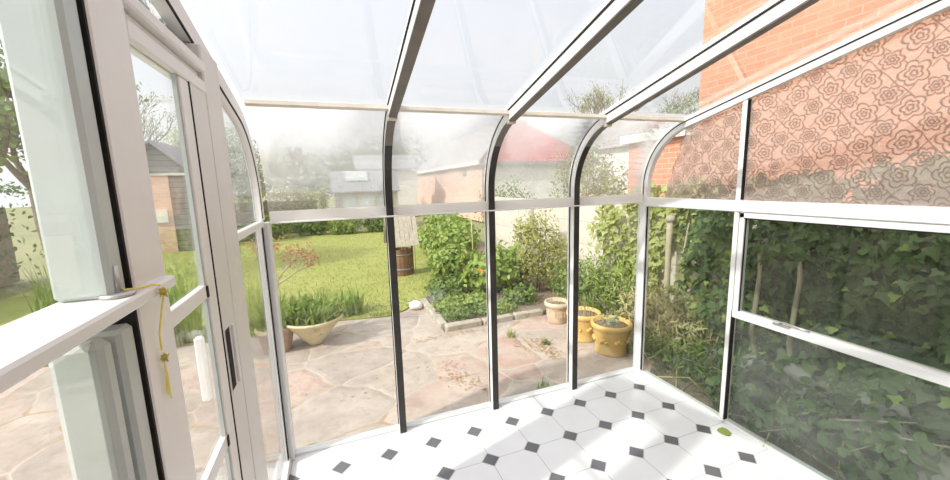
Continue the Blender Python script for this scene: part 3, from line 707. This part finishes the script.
pale = [(.001,0),(.102,0),(.108,.012),(.118,.14),(.128,.185),(.142,.195),(.146,.22),(.142,.24),(.130,.242),(.122,.232),(.115,.19)]
t = planter('terracotta_pot', 'pale terracotta pot with white rim band beside the kerb corner', (.24,1.50,G0), pale, 'terrac2', .116, .2)
m = MB(); m.lathe([(.143,.196),(.1475,.2),(.1485,.22),(.1445,.241),(.131,.244),(.128,.236)], n=32, ring=True); m.build('rim', M['palerim'], t)
m = MB()
for k in range(10):
    a = 2*pi*k/10; m.obox((.117*math.cos(a), .117*math.sin(a), .11), Vector((-math.sin(a),math.cos(a),0))*.05, Vector((math.cos(a),math.sin(a),0))*.008, Vector((math.cos(a)*.06,math.sin(a)*.06,1))*.075)
m.build('raised_panel', M['terrac2'], t)
c = RNG.normal(0,.04,(20,3)); c[:,2] = .2; m = blades(c, .12, .004, .5); m.build('dead_stalk', M['straw'], t)
# conical planter with grassy leaves
t = planter('conical_planter', 'buff conical planter full of green strap leaves on the patio edge', (-2.35,2.02,G0), [(.001,0),(.070,0),(.076,.01),(.18,.14),(.285,.262),(.297,.266),(.296,.288),(.278,.288),(.262,.262),(.255,.235)], 'conepot', .258, .258)
a = RNG.uniform(0,2*pi,420); r = .25*np.sqrt(RNG.random(420)); c = np.stack([r*np.cos(a), r*np.sin(a), np.full(420,.25)],1)[:260]
blades(c, .24, .026, .9, 4).build('strap_leaf', M['lime'], t)
P, D = blob([(-.12,.0,.34,.16,.16,.12),(.1,-.02,.32,.15,.16,.08)], 520); leaves(P, D, .08, OVAL, up=(0,0,.5)).build('foliage', M['lime'], t)
# brown pot with budding maple
t = planter('brown_pot', 'brown clay pot with a pink budded young maple by the corner post', (-2.70,1.98,G0), [(.001,0),(.12,0),(.125,.01),(.165,.21),(.178,.215),(.184,.25),(.174,.262),(.162,.258),(.155,.23)], 'brownpot', .155, .232)
m = MB(); tips = []
grow((0.02,0,.23), (.06,0,1), .40, .016, 0, m, tips)
q = tips[0][0]
for dd in ((.55,.1,.6),(-.35,.2,.8),(.15,-.3,.9),(.75,0,.35)): grow(q, dd, .26, .009, 2, m, tips, .55, .3, 3, .66)
m.build('trunk', M['palebark'], t)
ps = np.array([p for p,_,d in tips if d <= 1]); ps = np.repeat(ps, 10, 0) + RNG.normal(0,.024,(len(ps)*10,3))
leaves(ps, RNG.normal(size=ps.shape), .036, RHOMB).build('bud_foliage', M['bud'], t)
a = RNG.uniform(0,2*pi,240); r = .17*np.sqrt(RNG.random(240)); c = np.stack([r*np.cos(a), r*np.sin(a), np.full(240,.235)],1); blades(c, .26, .010, .5, 3).build('underplanting', M['mid'], t)

# ---- plants: shrubs in the bed
def shrub(name, lab, blobs, n, size, mat, shape=RHOMB, loc=(0,0,0), stems=10, group=None, cat='shrub', fill=.4, bark='bark', up=None):
    """blobs are relative to loc, which is on the ground"""
    t = thing(name, lab, cat, loc, 0, group)
    P, D = blob(blobs, n, fill); P[:,2] = np.maximum(P[:,2], .015)
    leaves(P, D, size, shape, up=up).build('foliage', M[mat], t)
    if stems:
        m = MB()
        for k in range(stems):
            q = P[random.randrange(n)]; b0 = Vector((random.uniform(-.12,.12)*blobs[0][3], random.uniform(-.12,.12)*blobs[0][4], 0)); q = Vector(q)
            m.tube([b0, b0.lerp(q,.5)+Vector((0,0,.1*q.z)), q], [.012*max(.6,blobs[0][5]), .008, .003], 5)
        m.build('stem', M[bark], t)
    return t
gb = G0+.03
shrub('leafy_shrub', 'bright green leafy shrub in the bed behind the wishing well shadow', [(0,0,.4,.45,.5,.42),(.3,.3,.5,.4,.4,.4)], 2600, .085, 'lime', OVAL, (.0,5.0,gb))
shrub('leafy_shrub', 'tall green shrub at the far end of the bed by the pink brick wall', [(0,0,.5,.5,.6,.5),(-.3,-.2,.35,.4,.4,.35)], 2200, .09, 'lime', OVAL, (.35,6.6,gb))
shrub('lush_perennial', 'lush bright green perennial clump in the middle of the bed', [(0,0,.3,.42,.38,.32),(.35,.05,.28,.3,.3,.3),(-.3,-.05,.22,.25,.3,.22)], 2600, .085, 'lime', OVAL, (.12,2.95,gb), cat='plant')
shrub('lush_perennial', 'green perennial clump behind the kerb next to the lawn', [(0,0,.28,.36,.36,.3)], 1500, .075, 'lime', OVAL, (-.35,3.75,gb), cat='plant')
shrub('yellow_shrub', 'tall airy yellow green shrub against the pale fence', [(0,0,.62,.34,.34,.52),(.22,-.1,.45,.28,.3,.4),(-.12,.05,.85,.2,.22,.3)], 3000, .05, 'olive', RHOMB, (.55,2.5,gb), 16)
shrub('rose_bush', 'loose rose bush by the middle glazed pot', [(0,0,.34,.22,.3,.34),(.1,-.35,.3,.2,.25,.3)], 1300, .045, 'mid', OVAL, (.55,1.65,gb), 14)
shrub('low_foliage_clump', 'low green ground cover at the near corner of the bed', [(0,0,.05,.22,.13,.09),(.3,.04,.04,.18,.12,.08)], 900, .04, 'mid', RHOMB, (-.78,1.98,gb), 0, cat='plant')
shrub('low_foliage_clump', 'low silvery clump along the lawn side kerb', [(0,0,.06,.13,.3,.10)], 500, .045, 'silver', LONG, (-.86,2.7,gb), 0, cat='plant')
shrub('low_foliage_clump', 'low green clump in the bare middle of the bed', [(0,0,.07,.2,.2,.1)], 480, .05, 'lime', OVAL, (-.42,2.35,gb), 0, cat='plant')
shrub('low_foliage_clump', 'low clump of leaves in front of the lush perennial', [(0,0,.09,.25,.2,.13)], 560, .05, 'mid', OVAL, (.12,2.2,gb), 0, cat='plant')
shrub('low_foliage_clump', 'low weedy clump in the left half of the bed', [(0,0,.05,.25,.25,.10)], 620, .05, 'lime', OVAL, (-.75,2.35,gb), 0, cat='plant')
shrub('low_foliage_clump', 'spreading green clump below the perennial at the lawn edge', [(0,0,.09,.3,.3,.14)], 800, .055, 'mid', OVAL, (-.62,3.05,gb), 0, cat='plant')
shrub('low_foliage_clump', 'ground cover along the near edge of the bed, left of the middle bar', [(0,0,.05,.24,.14,.08)], 560, .04, 'lime', RHOMB, (-.28,1.98,gb), 0, cat='plant')
shrub('leafy_shrub', 'round bright shrub between the wishing well and the lush perennial', [(0,0,.42,.42,.45,.42)], 1800, .08, 'lime', OVAL, (-.12,4.25,gb))
shrub('twiggy_bush', 'tangled green bush behind the two ochre pots against the ivy', [(0,0,.42,.24,.4,.42),(.02,.45,.4,.2,.3,.4)], 2600, .06, 'lime', LONG, (.66,1.02,G0), 16)
# orange poppy flower
t = thing('orange_flower', 'small orange flower above the bed behind the middle bar', 'flower', (-.28,2.62,gb))
MB().tube([(0,0,0),(.01,0,.2),(.0,-.02,.4)], .004, 5).build('stem', M['lime'], t)
a = np.linspace(0,2*pi,7)[:-1]; P = np.stack([.004*np.cos(a), -.02+.004*np.sin(a), np.full(6,.4)],1); leaves(P, np.tile([0,-.5,1.],(6,1)), .05, OVAL, up=(0,-.2,.3), jit=.3).build('petal', M['petal'], t)
# canes in the bed
for k, (x, y, h, lab) in enumerate(((-.02,3.6,1.05,'leftmost bamboo cane standing in the bed'),(.22,3.2,1.1,'bamboo cane behind the lush perennial'),(.62,3.2,1.15,'bamboo cane beside the yellow shrub, against the fence'),(.78,2.75,1.12,'rightmost bamboo cane near the third bar'))):
    tag(MB().tube([(0,0,0),(.01,.0,h*.5),(.0,.01,h)], [.009,.008,.007], 7).build('bamboo_cane', M['cane'], None, (x,y,gb)), lab, 'cane', 'bamboo canes in the bed')
# strap leaved clump beside the planter, tall grasses at the patio edge, weeds in the paving
def clump(name, lab, loc, n, r, h, w, mat, lean=.6, cat='plant', group=None):
    t = thing(name, lab, cat, loc, 0, group); a = RNG.uniform(0,2*pi,n); rr = r*np.sqrt(RNG.random(n))
    blades(np.stack([rr*np.cos(a), rr*np.sin(a), np.zeros(n)],1), h, w, lean, 4).build('leaf_blade', M[mat], t); return t
clump('strap_leaved_plant', 'green strap leaved plant beside the conical planter on the lawn edge', (-1.98,2.82,G0), 170, .17, .34, .02, 'lime')
clump('strap_leaved_plant', 'darker strap leaved plant behind the conical planter', (-2.40,2.80,G0), 190, .2, .36, .018, 'mid')
clump('grass_clump', 'tall pale grass clump behind the brown pot', (-2.92,2.62,G0), 240, .2, .55, .012, 'mid', .4)
clump('grass_clump', 'tall green grass clump seen through the sliding door', (-3.85,2.7,G0), 380, .3, .8, .016, 'lime', .45)
clump('grass_clump', 'grass clump left of the others at the lawn corner', (-5.1,3.9,G0), 260, .4, .8, .016, 'mid', .4)
clump('weed_tuft', 'green weed tuft in the joint before the middle bar', (-.44,1.32,G0), 40, .04, .09, .01, 'lime', .8, 'weed')
clump('weed_tuft', 'small weed tuft in the orange litter on the patio', (-.2,1.02,G0), 30, .04, .07, .01, 'mid', .9, 'weed')
clump('weed_tuft', 'weed tuft close under the glass between the two right bars', (-.62,.28,G0), 60, .09, .06, .01, 'mid', 1, 'weed')
clump('weed_tuft', 'weed tuft close under the glass beside the middle bar', (-.95,.18,G0), 45, .07, .05, .01, 'lime', 1, 'weed')
clump('fern_tuft', 'bright green tuft at the foot of the nearest glazed pot', (.47,.47,G0), 90, .1, .22, .014, 'lime', .8)
t = tag(MB().build('fallen_litter', M['litter']), 'dry orange leaf litter scattered in the paving joints', 'leaf litter', kind='stuff')
P = np.concatenate([np.stack([RNG.normal(x,sx,n), RNG.normal(y,sy,n), np.full(n,G0+.006)],1) for x,y,sx,sy,n in ((-.3,1.05,.10,.10,170),(-.25,.85,.05,.09,90),(-1.2,.8,.06,.16,90),(-1.1,.55,.04,.1,40),(-.9,1.62,.3,.03,120),(.0,1.66,.25,.03,60),(-1.9,1.2,.5,.4,60))])
lm = leaves(P, np.tile([0,0,1.],(len(P),1)), .022, RHOMB, 0, .15); lm.v = [(a,b,max(c,G0+.003)) for a,b,c in lm.v]
me = bpy.data.meshes.new('fallen_litter'); me.from_pydata(lm.v,[],lm.f); me.materials.append(M['litter']); t.data = me

# ---- fence and ivy on the right
FX = 1.0
t = thing('garden_fence', 'pale boarded fence along the right side of the garden', 'fence', (0,0,0))
for k in range(5):
    y0 = -4 + 1.86*k
    MB().box(FX, FX+.035, y0+.05, y0+1.81, G0, 1.16).build('fence_panel', M['fence'], t)
    MB().box(FX-.03, FX+.07, y0-.05, y0+.05, G0-.04, 1.19, 0, .01).build('fence_post', M['stone'], t)
# ivy over the fence
n = 9000
y = RNG.uniform(-3.2, 1.55, n); z = RNG.uniform(G0, 1.42, n)
bulge = .16 + .10*np.sin(y*4.1+z*2) + .07*np.sin(z*6.3-y*2.2) + .05*np.sin(y*11+z*7)
top = 1.30 + .1*np.sin(y*3.3) + .06*np.sin(y*9) + .08*np.clip(-y,0,1.5)
lowb = G0 + .1 + .35*np.clip(y-.2,0,1) + .12*np.sin(y*5)
hole = ((y-.55)/.13)**2 + ((z-.45)/.42)**2 < 1
edge = 1.52 - .12*np.clip(1-z,0,1)*2 + .08*np.sin(z*8)
ok = (z < top) & (z > lowb) & ~hole & (y < edge)
y, z, bulge = y[ok], z[ok], bulge[ok]
P = np.stack([FX - np.clip(bulge,.05,.4)*RNG.uniform(.45,1,len(y)) - .05, y, z],1)
light = P[:,1] + .22*np.sin(P[:,2]*5) + RNG.normal(0,.10,len(P)) > .25  # ivy leaves on the sunny stretch, split off for the paler colour
t = thing('sunlit_ivy', 'yellow green ivy on the fence behind the ochre pots, sunlight put into its leaf colour', 'sunlit_ivy', (0,0,0))
leaves(P[light], np.tile([-1.,0,.35],(light.sum(),1)), .07, IVY, .6, .55).build('foliage', M['sunlit_ivy'], t)
for ys in (.45,.95,1.3): MB().tube([(FX-.05,ys,G0),(FX-.10,ys+.05,.4),(FX-.10,ys-.05,1.1)], [.014,.011,.006], 6).build('stem', M['palebark'], t)
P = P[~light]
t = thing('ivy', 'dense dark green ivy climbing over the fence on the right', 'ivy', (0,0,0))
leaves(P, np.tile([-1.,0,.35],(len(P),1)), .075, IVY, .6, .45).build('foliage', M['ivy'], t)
yl = RNG.choice(len(P), 150, False); leaves(P[yl]-np.array([.05,0,0]), np.tile([-1.,0,.6],(150,1)), .055, IVY, .4, .4).build('young_foliage', M['lime'], t)
for ys in (-.28,-.53,-1.3,-1.9): 
    MB().tube([(FX-.10,ys,G0),(FX-.20,ys+.02,.3),(FX-.23,ys-.02,.75),(FX-.22,ys+.03,1.25)], [.022,.018,.015,.008], 7).build('ivy_stem', M['palebark'], t)
# ivy crest standing up above the fence
P, D = blob([(0,-.3,1.32,.16,.4,.14),(.05,-1.1,1.38,.18,.5,.16),(0,-2.2,1.35,.2,.6,.16),(0,.45,1.28,.14,.35,.12)], 1500); P[:,0] += FX+.02
leaves(P, D, .075, IVY, .4).build('crest_foliage', M['ivy'], t)
# rustic post in front of the ivy
t = thing('rustic_post', 'pale rustic post with a knobbly top standing before the ivy', 'post', (.80,.52,G0))
MB().tube([(0,0,0),(.01,.01,.5),(-.005,0,1.0),(0,0,1.2)], [.032,.028,.026,.027], 9).build('post', M['palebark'], t)
MB().lathe([(.001,1.19),(.036,1.2),(.042,1.22),(.034,1.25),(.001,1.262)], n=12, wob=.08).build('post_cap', M['stone'], t)
# golden dry bush and stones outside the right hand glazing
shrub('dry_bush', 'straw coloured dry bush at the foot of the rustic post', [(0,0,.30,.2,.3,.28),(.0,-.25,.25,.18,.25,.22),(.05,.3,.3,.2,.25,.28)], 2100, .075, 'straw', LONG, (.62,.42,G0+.02), 18, bark='palebark', up=(0,0,.6))
shrub('green_underbrush', 'feathery green underbrush outside the narrow right hand pane', [(0,0,.14,.22,.3,.16),(.05,-.35,.12,.2,.3,.14)], 1300, .07, 'mid', LONG, (.48,.10,G0+.02), 8, up=(0,0,.7))
spots = [(.55,-.45,.17,.13),(.78,-.62,.2,.13),(.52,-.80,.16,.12),(.80,-.30,.17,.1),(.62,-1.08,.2,.14),(.84,-.95,.16,.12),(.45,-1.35,.17,.12)]
sl = ['nearest the front corner','farthest back against the ivy','low in front of the back one','half under the dry bush','wide one beyond the middle of the casement','against the fence at the casement','closest to the house']
for k, ((x,y,s,h), l) in enumerate(zip(spots, sl)):
    rock('rubble_stone', (x,y,G0+.02), (s*.8,s*.7,h*1.2), 'grey rubble stone outside the right hand window, ' + l, 'rock', 'rubble stones under the ivy', k+1)
shrub('trailing_weed', 'trailing weeds over the stones outside the casement', [(0,0,.16,.3,.4,.2),(.0,-.55,.2,.28,.4,.22)], 1100, .06, 'ivy', OVAL, (.40,-.62,G0+.02), 14, cat='weed', bark='palebark')
m = MB()
for k in range(34):
    x, y = random.uniform(.2,.8), random.uniform(-1.6,.2); a = random.uniform(0,2*pi); L = random.uniform(.2,.5); dz = random.uniform(.0,.25)
    m.tube([(x,y,G0+.02),(x+L*.5*math.cos(a),y+L*.5*math.sin(a),G0+.1+dz),(x+L*math.cos(a),y+L*math.sin(a),G0+.06+dz*1.2)], [.005,.004,.002], 4)
tag(m.build('dead_twig', M['straw']), 'tangle of dead twigs over the ground outside the right hand glazing', 'twigs', kind='stuff')

# ---- brick house and garage to the right
t = thing('brick_house', 'tall orange brick house wall rising beyond the fence on the right', 'house', (0,0,0))
MB().box(2.5, 7, -6, 1.70, G0, 6.2).build('wall', M['brickA'], t)
MB().box(2.42, 7.1, -6.1, 1.78, 6.2, 6.4).build('eaves_board', M['whitestone'], t)
MB().prism([(2.3,6.4),(4.75,8.2),(7.2,6.4)], -6.1, 1.8, 1).build('roof', M['greytile'], t)
t = thing('brick_garage', 'flat roofed brick garage with white fascia beyond the fence', 'garage', (0,0,0))
MB().box(2.5, 5.2, 1.72, 2.93, G0, 2.0).build('wall', M['brickB'], t)
MB().box(2.40, 5.3, 1.72, 3.02, 2.0, 2.13).build('fascia', M['whitestone'], t)
MB().box(2.42, 5.28, 1.72, 3.0, 2.13, 2.15).build('roof', M['sheetroof'], t)
t = thing('far_house', 'grey roofed house in the distance between garage and outbuilding', 'house', (0,0,0))
MB().box(10.6, 17, 9.3, 14, G0, 2.9).build('wall', M['render'], t)
MB().prism([(9.0,2.9),(11.6,4.35),(14.3,2.9)], 10.3, 17.3, 0).build('roof', M['greytile'], t)
# ---- outbuilding with hipped roof at the end of the garden
t = thing('brick_outbuilding', 'pink brick outbuilding with red tiled hip roof at the far end', 'outbuilding', (0,0,0))
x0, x1, y0, y1, ze = 3.55, 8.9, 12.1, 24.5, 2.28
MB().box(x0, x1, y0+.012, y1, G0, ze).build('wall', M['pinkbrick'], t)
MB().box(x0+.25, x1, y0, y0+.012, G0, ze).build('rendered_front', M['render'], t)
e = .16; za = 4.5; xm = (x0+x1)/2; ya = y0+2.55
A, B, Cc, Dd = (x0-e,y0-e,ze), (x1+e,y0-e,ze), (x1+e,y1,ze), (x0-e,y1,ze); R0, R1 = (xm,ya,za), (xm,y1,za)
MB().add([A,B,R0,(x0-e,y0-e,ze-.05),(x1+e,y0-e,ze-.05),(xm,ya,za-.1)], [(0,1,2),(3,5,4),(0,3,4,1),(1,4,5,2),(2,5,3,0)]).build('hip_roof', M['redtile'], t)
m = MB(); m.add([A,R0,R1,Dd], [(0,1,2,3)]); m.add([B,Cc,R1,R0], [(0,1,2,3)]); m.add([Dd,R1,Cc],[(0,1,2)]); m.build('side_roof', M['greytile'], t)
m = MB(); m.tube([A,R0], .06, 6); m.tube([B,R0], .06, 6); m.tube([R0,R1], .07, 6); m.build('ridge_tile', M['sheetroof'], t)
MB().box(x0-e-.06, x0-e+.02, y0-e, y1, ze-.12, ze+.02).build('fascia', M['whitestone'], t)
MB().box(x0-e, x1+e, y0-e-.08, y0-e+.02, ze-.16, ze-.02).build('gutter', M['gutter'], t)
MB().box(x0-.06, x0, y0+1.9, y0+2.3, 1.8, 2.2).build('wall_light', M['gutter'], t)
# ---- small grey shed with roof light
t = thing('grey_shed', 'small grey roofed shed with roof light at the end of the lawn', 'shed', (0,0,0))
MB().box(-2.05, .2, 12.3, 14, G0, 1.25).build('wall', M['shingle'], t)
MB().add([(-2.12,12.2,1.22),(.27,12.2,1.22),(.27,13.1,1.98),(-2.12,13.1,1.98),(.27,14.1,1.22),(-2.12,14.1,1.22),(-2.12,12.2,1.27),(.27,12.2,1.27),(.27,13.1,2.03),(-2.12,13.1,2.03),(.27,14.1,1.27),(-2.12,14.1,1.27)],
  [(0,1,2,3),(3,2,4,5),(6,9,8,7),(9,11,10,8),(0,6,7,1),(5,4,10,11),(0,3,9,6),(3,5,11,9),(1,7,8,2),(2,8,10,4)]).build('roof', M['sheetroof'], t)
def on_roof(u): return (12.2+.9*u, 1.28+.76*u)
(ya_, za_), (yb_, zb_) = on_roof(.45), on_roof(.92)
rl = MB().add([(-1.6,ya_,za_),(-.8,ya_,za_),(-.8,yb_,zb_),(-1.6,yb_,zb_),(-1.6,ya_-.03,za_+.04),(-.8,ya_-.03,za_+.04),(-.8,yb_-.03,zb_+.04),(-1.6,yb_-.03,zb_+.04)], [(0,1,2,3),(4,7,6,5),(0,4,5,1),(1,5,6,2),(2,6,7,3),(3,7,4,0)]).build('roof_light', M['sash'], t)
MB().obox((-1.2,(ya_+yb_)/2-.033,(za_+zb_)/2+.045), (.72,0,0), (0,.3,.255), (0,-.006,.008)).build('pane', M['sash'], rl)
MB().box(-2.0, -1.98, 12.2, 12.28, G0, 1.22).build('downpipe', M['gutter'], t)
for q in range(3): MB().box(-1.8+.65*q, -1.3+.65*q, 12.28, 12.3, .5, 1.1).build('window', M['sash'], t)
# ---- corrugated roof shed behind
t = thing('corrugated_shed', 'shed with pale corrugated roof behind the grey shed', 'shed', (0,0,0))
MB().box(-.9, 2.0, 17.2, 20, G0, 2.15).build('wall', M['render'], t)
MB().add([(-1.0,17,2.2),(2.1,17,2.2),(2.1,19,3.0),(-1.0,19,3.0),(-1.0,17,2.26),(2.1,17,2.26),(2.1,19,3.06),(-1.0,19,3.06)], [(0,3,2,1),(4,5,6,7),(0,1,5,4),(1,2,6,5),(2,3,7,6),(3,0,4,7)]).build('roof', M['corr'], t)
# ---- timber shed seen through the door
t = thing('timber_shed', 'dark timber shed with gabled roof seen through the sliding door', 'shed', (0,0,0))
MB().box(-7.0, -5.55, 10, 12.5, G0, 1.92).build('wall', M['timber'], t)
MB().box(-6.6, -6.05, 9.97, 10, G0, 1.85).build('brick_pier', M['pinkbrick'], t)
MB().prism([(-7.0,1.92),(-5.55,1.92),(-6.28,2.62)], 10.02, 12.5, 1).build('gable', M['timber'], t)
m = MB()
for s in (-1,1): m.add([(-6.28,9.8,2.68),(-6.28,12.6,2.68),(-6.28+s*.86,12.6,1.86),(-6.28+s*.86,9.8,1.86),(-6.28,9.8,2.74),(-6.28,12.6,2.74),(-6.28+s*.86,12.6,1.92),(-6.28+s*.86,9.8,1.92)], [(0,1,2,3),(4,7,6,5),(0,3,7,4),(1,5,6,2),(2,6,7,3),(0,4,5,1)])
m.build('roof', M['gutter'], t)
MB().box(-7.05, -5.5, 9.95, 9.99, 1.86, 1.92).build('white_trim', M['whitestone'], t)
MB().box(-6.5, -6.15, 9.93, 9.965, .65, 1.0).build('white_hatch', M['whitestone'], t)

# ---- trees and hedges
def tree(name, lab, loc, trunk_h, blobs, n, size, mat, shape=RHOMB, depth=3, L=1.0, r=.12, cat='tree', group='trees beyond the garden', bare=False, fill=.35, k=3):
    t = thing(name, lab, cat, loc, 0, group); m = MB(); tips = []
    grow((0,0,0), (0,0,1), trunk_h, r, 0, m, tips, up=.6); q = tips[0][0]
    for i in range(5):
        a = 2*pi*i/5 + random.random(); grow(q, (math.cos(a)*.6, math.sin(a)*.6, .9), L, r*.55, depth, m, tips, .55, .35, k, .7)
    m.build('trunk', M['bark'], t)
    if bare:
        P = np.array([p for p,_,d in tips if d <= 0]); P = np.repeat(P, 3, 0) + RNG.normal(0,.12,(len(P)*3,3)); D = RNG.normal(size=P.shape)
    else: P, D = blob(blobs, n, fill)
    leaves(P, D, size, shape).build('foliage', M[mat], t); return t
tree('blossom_tree', 'white blossom tree at the far left above the lawn', (-5.9,15.2,G0), 1.4, [(0,0,2.6,1.6,1.3,1.3),(.9,-.2,2.1,1.1,1,.9),(-.8,0,3.2,1.2,1.1,1.0)], 6500, .15, 'blossom')
tree('blossom_tree', 'pale blossoming tree nearer the grey shed', (-3.6,18,G0), 1.2, [(0,0,2.0,1.5,1.2,1.1),(.9,0,1.7,1.0,1,.8),(-.6,0,2.8,1.0,1,.8)], 5200, .15, 'blossom')
tree('leafy_tree', 'misty green tree behind the grey shed roof', (-1.6,22,G0), 1.6, [(0,0,2.6,2.2,1.6,1.5),(1.5,0,2.2,1.5,1.3,1.2)], 5200, .14, 'hedge')
tree('leafy_tree', 'tall grey green tree behind the corrugated shed', (2.6,30,G0), 2.5, [(0,0,4.2,3,2.4,2.2),(-1.8,0,3.2,2,2,1.8)], 5200, .2, 'hedge')
tree('bare_tree', 'bare twiggy tree over the far grey roof, left of the brick house', (13.8,17,G0), 3.4, [], 0, .10, 'olive', RHOMB, 4, 1.4, .16, bare=True)
tree('bare_tree', 'dense budding tree rising beside the brick house edge', (20.5,16.5,G0), 3.2, [(0,0,5.6,2.4,2.2,1.5),(-2,0,5.0,1.6,1.6,1.1)], 3800, .14, 'silver', RHOMB, 4, 1.5, .16)
tree('garden_tree', 'slender budding tree beyond the timber shed', (-8.0,12.9,G0), 1.8, [], 0, .06, 'olive', RHOMB, 4, 1.0, .07, bare=True)
shrub('yellow_green_shrub', 'tall yellow green shrub over the fence beside the garage', [(0,0,1.5,.65,.7,1.2),(.45,-.4,1.1,.6,.6,.9)], 3800, .08, 'olive', RHOMB, (3.15,5.0,G0), 12)
shrub('bushy_shrub', 'bushy green shrub behind the fence next to the rendered wall', [(0,0,.8,.8,.7,.8)], 1800, .08, 'mid', RHOMB, (2.2,6.9,G0), 10)
def hedge(lab, x0, x1, y0, y1, h, n, mat, size=.08):
    t = thing('hedge', lab, 'hedge', ((x0+x1)/2,(y0+y1)/2,G0)); hx, hy = (x1-x0)/2, (y1-y0)/2
    P = RNG.uniform(-1,1,(n,3)); D = np.zeros((n,3)); f = RNG.integers(0,4,n)
    P[f == 0,1] = -1; D[f == 0,1] = -1; P[f == 1,2] = 1; D[f == 1,2] = 1; P[f == 2,0] = 1; D[f == 2,0] = 1; P[f == 3,1] = -.9; D[f == 3,1] = -1
    P = P*np.array([hx,hy,h/2]) + np.array([0,0,h/2]) + RNG.normal(0,.06,(n,3)); P[:,2] += .06*np.sin(P[:,0]*5)
    leaves(P, D, size, RHOMB).build('foliage', M[mat], t)
    MB().box(-hx*.9, hx*.9, -hy*.7, hy*.7, 0, h*.8).build('dense_core', M['bark'], t); return t
hedge('clipped pale hedge across the far end of the lawn', -7.6, -2.45, 13.2, 13.9, 1.42, 6500, 'olive')
for k, (x, y, s, mt, l) in enumerate(((-4.7,11.0,.5,'mid','leftmost dark green shrub in the border at the end of the lawn'),(-4.0,11.4,.66,'lime','light green shrub in the far border, second from the left'),(-2.8,11.7,.66,'mid','dark round shrub in the far border before the hedge end'),(-1.75,11.4,.6,'lime','light green shrub in the far border before the grey shed'),(-.6,11.4,.58,'mid','rightmost dark shrub in the far border before the grey shed'))):
    shrub('border_shrub', l, [(0,0,.4*s/.7,.62,.35,.45*s/.7)], 1100, .09, mt, OVAL, (x,y,G0), 6, 'shrubs at the end of the lawn')
tree('apple_tree', 'leafy apple tree standing on the left side of the lawn', (-6.5,6.2,G0), 1.7, [(0,0,3.0,1.35,1.3,1.0)], 4200, .09, 'mid', OVAL, 3, .8, .09)
hedge('tall dark hedge down the left side of the garden', -8.6, -7.7, -4, 9.5, 1.75, 5200, 'hedge', .1)

# ================================================================== LIGHT, SKY, CAMERA
SUN = Vector((-.953*math.cos(math.radians(39)), -.302*math.cos(math.radians(39)), math.sin(math.radians(39)))).normalized()
L_ = bpy.data.lights.new('sun', 'SUN'); L_.energy = 3.9; L_.angle = math.radians(1.6); L_.color = (1,.955,.88)
so = bpy.data.objects.new('sun', L_); COL.objects.link(so); so.rotation_euler = SUN.to_track_quat('Z','Y').to_euler(); so.location = (-6,-3,8)
w = bpy.data.worlds.new('hazy_sky'); SC.world = w; w.use_nodes = True; t = w.node_tree; t.nodes.clear()
N = lambda ty, **k: _n(t, ty, **k); L = t.links.new
gen = N('ShaderNodeTexCoord').outputs['Generated']; sx = N('ShaderNodeSeparateXYZ'); L(gen, sx.inputs[0])
dp = N('ShaderNodeVectorMath', operation='DOT_PRODUCT'); L(gen, dp.inputs[0]); dp.inputs[1].default_value = SUN
gl = math_n(N, L, 'POWER', math_n(N, L, 'MAXIMUM', math_n(N, L, 'MULTIPLY_ADD', dp.outputs['Value'], .5, .5), 0.0), 5.0)
sky = mixc(N, L, ramp(N, L, sx.outputs[2], .05, .75), (1.0,1.0,1.01), (.86,.905,1.05))
bg1 = N('ShaderNodeBackground', i_Strength=1.02); L(sky, bg1.inputs[0])
bg2 = N('ShaderNodeBackground'); bg2.inputs[0].default_value = (1,.95,.88,1); L(math_n(N, L, 'MULTIPLY', gl, 2.2), bg2.inputs[1])
ad = N('ShaderNodeAddShader'); L(bg1.outputs[0], ad.inputs[0]); L(bg2.outputs[0], ad.inputs[1])
L(ad.outputs[0], N('ShaderNodeOutputWorld').inputs[0])

cam = bpy.data.cameras.new('camera'); co_ = bpy.data.objects.new('camera', cam); COL.objects.link(co_); SC.camera = co_
co_.location = (-2.0553,-2.0616,1.45); co_.rotation_euler = (1.42001, 0.02810, -0.35771); cam.sensor_width = 36; cam.lens = 376.114*36/950; cam.clip_start = .02; cam.clip_end = 400
SC.view_settings.view_transform = 'Standard'; SC.view_settings.look = 'None'; SC.view_settings.gamma = 1; SC.view_settings.use_curve_mapping = False
SC.view_settings.exposure = .0
SC.cycles.transparent_max_bounces = 24; SC.cycles.max_bounces = 10; SC.cycles.use_denoising = True
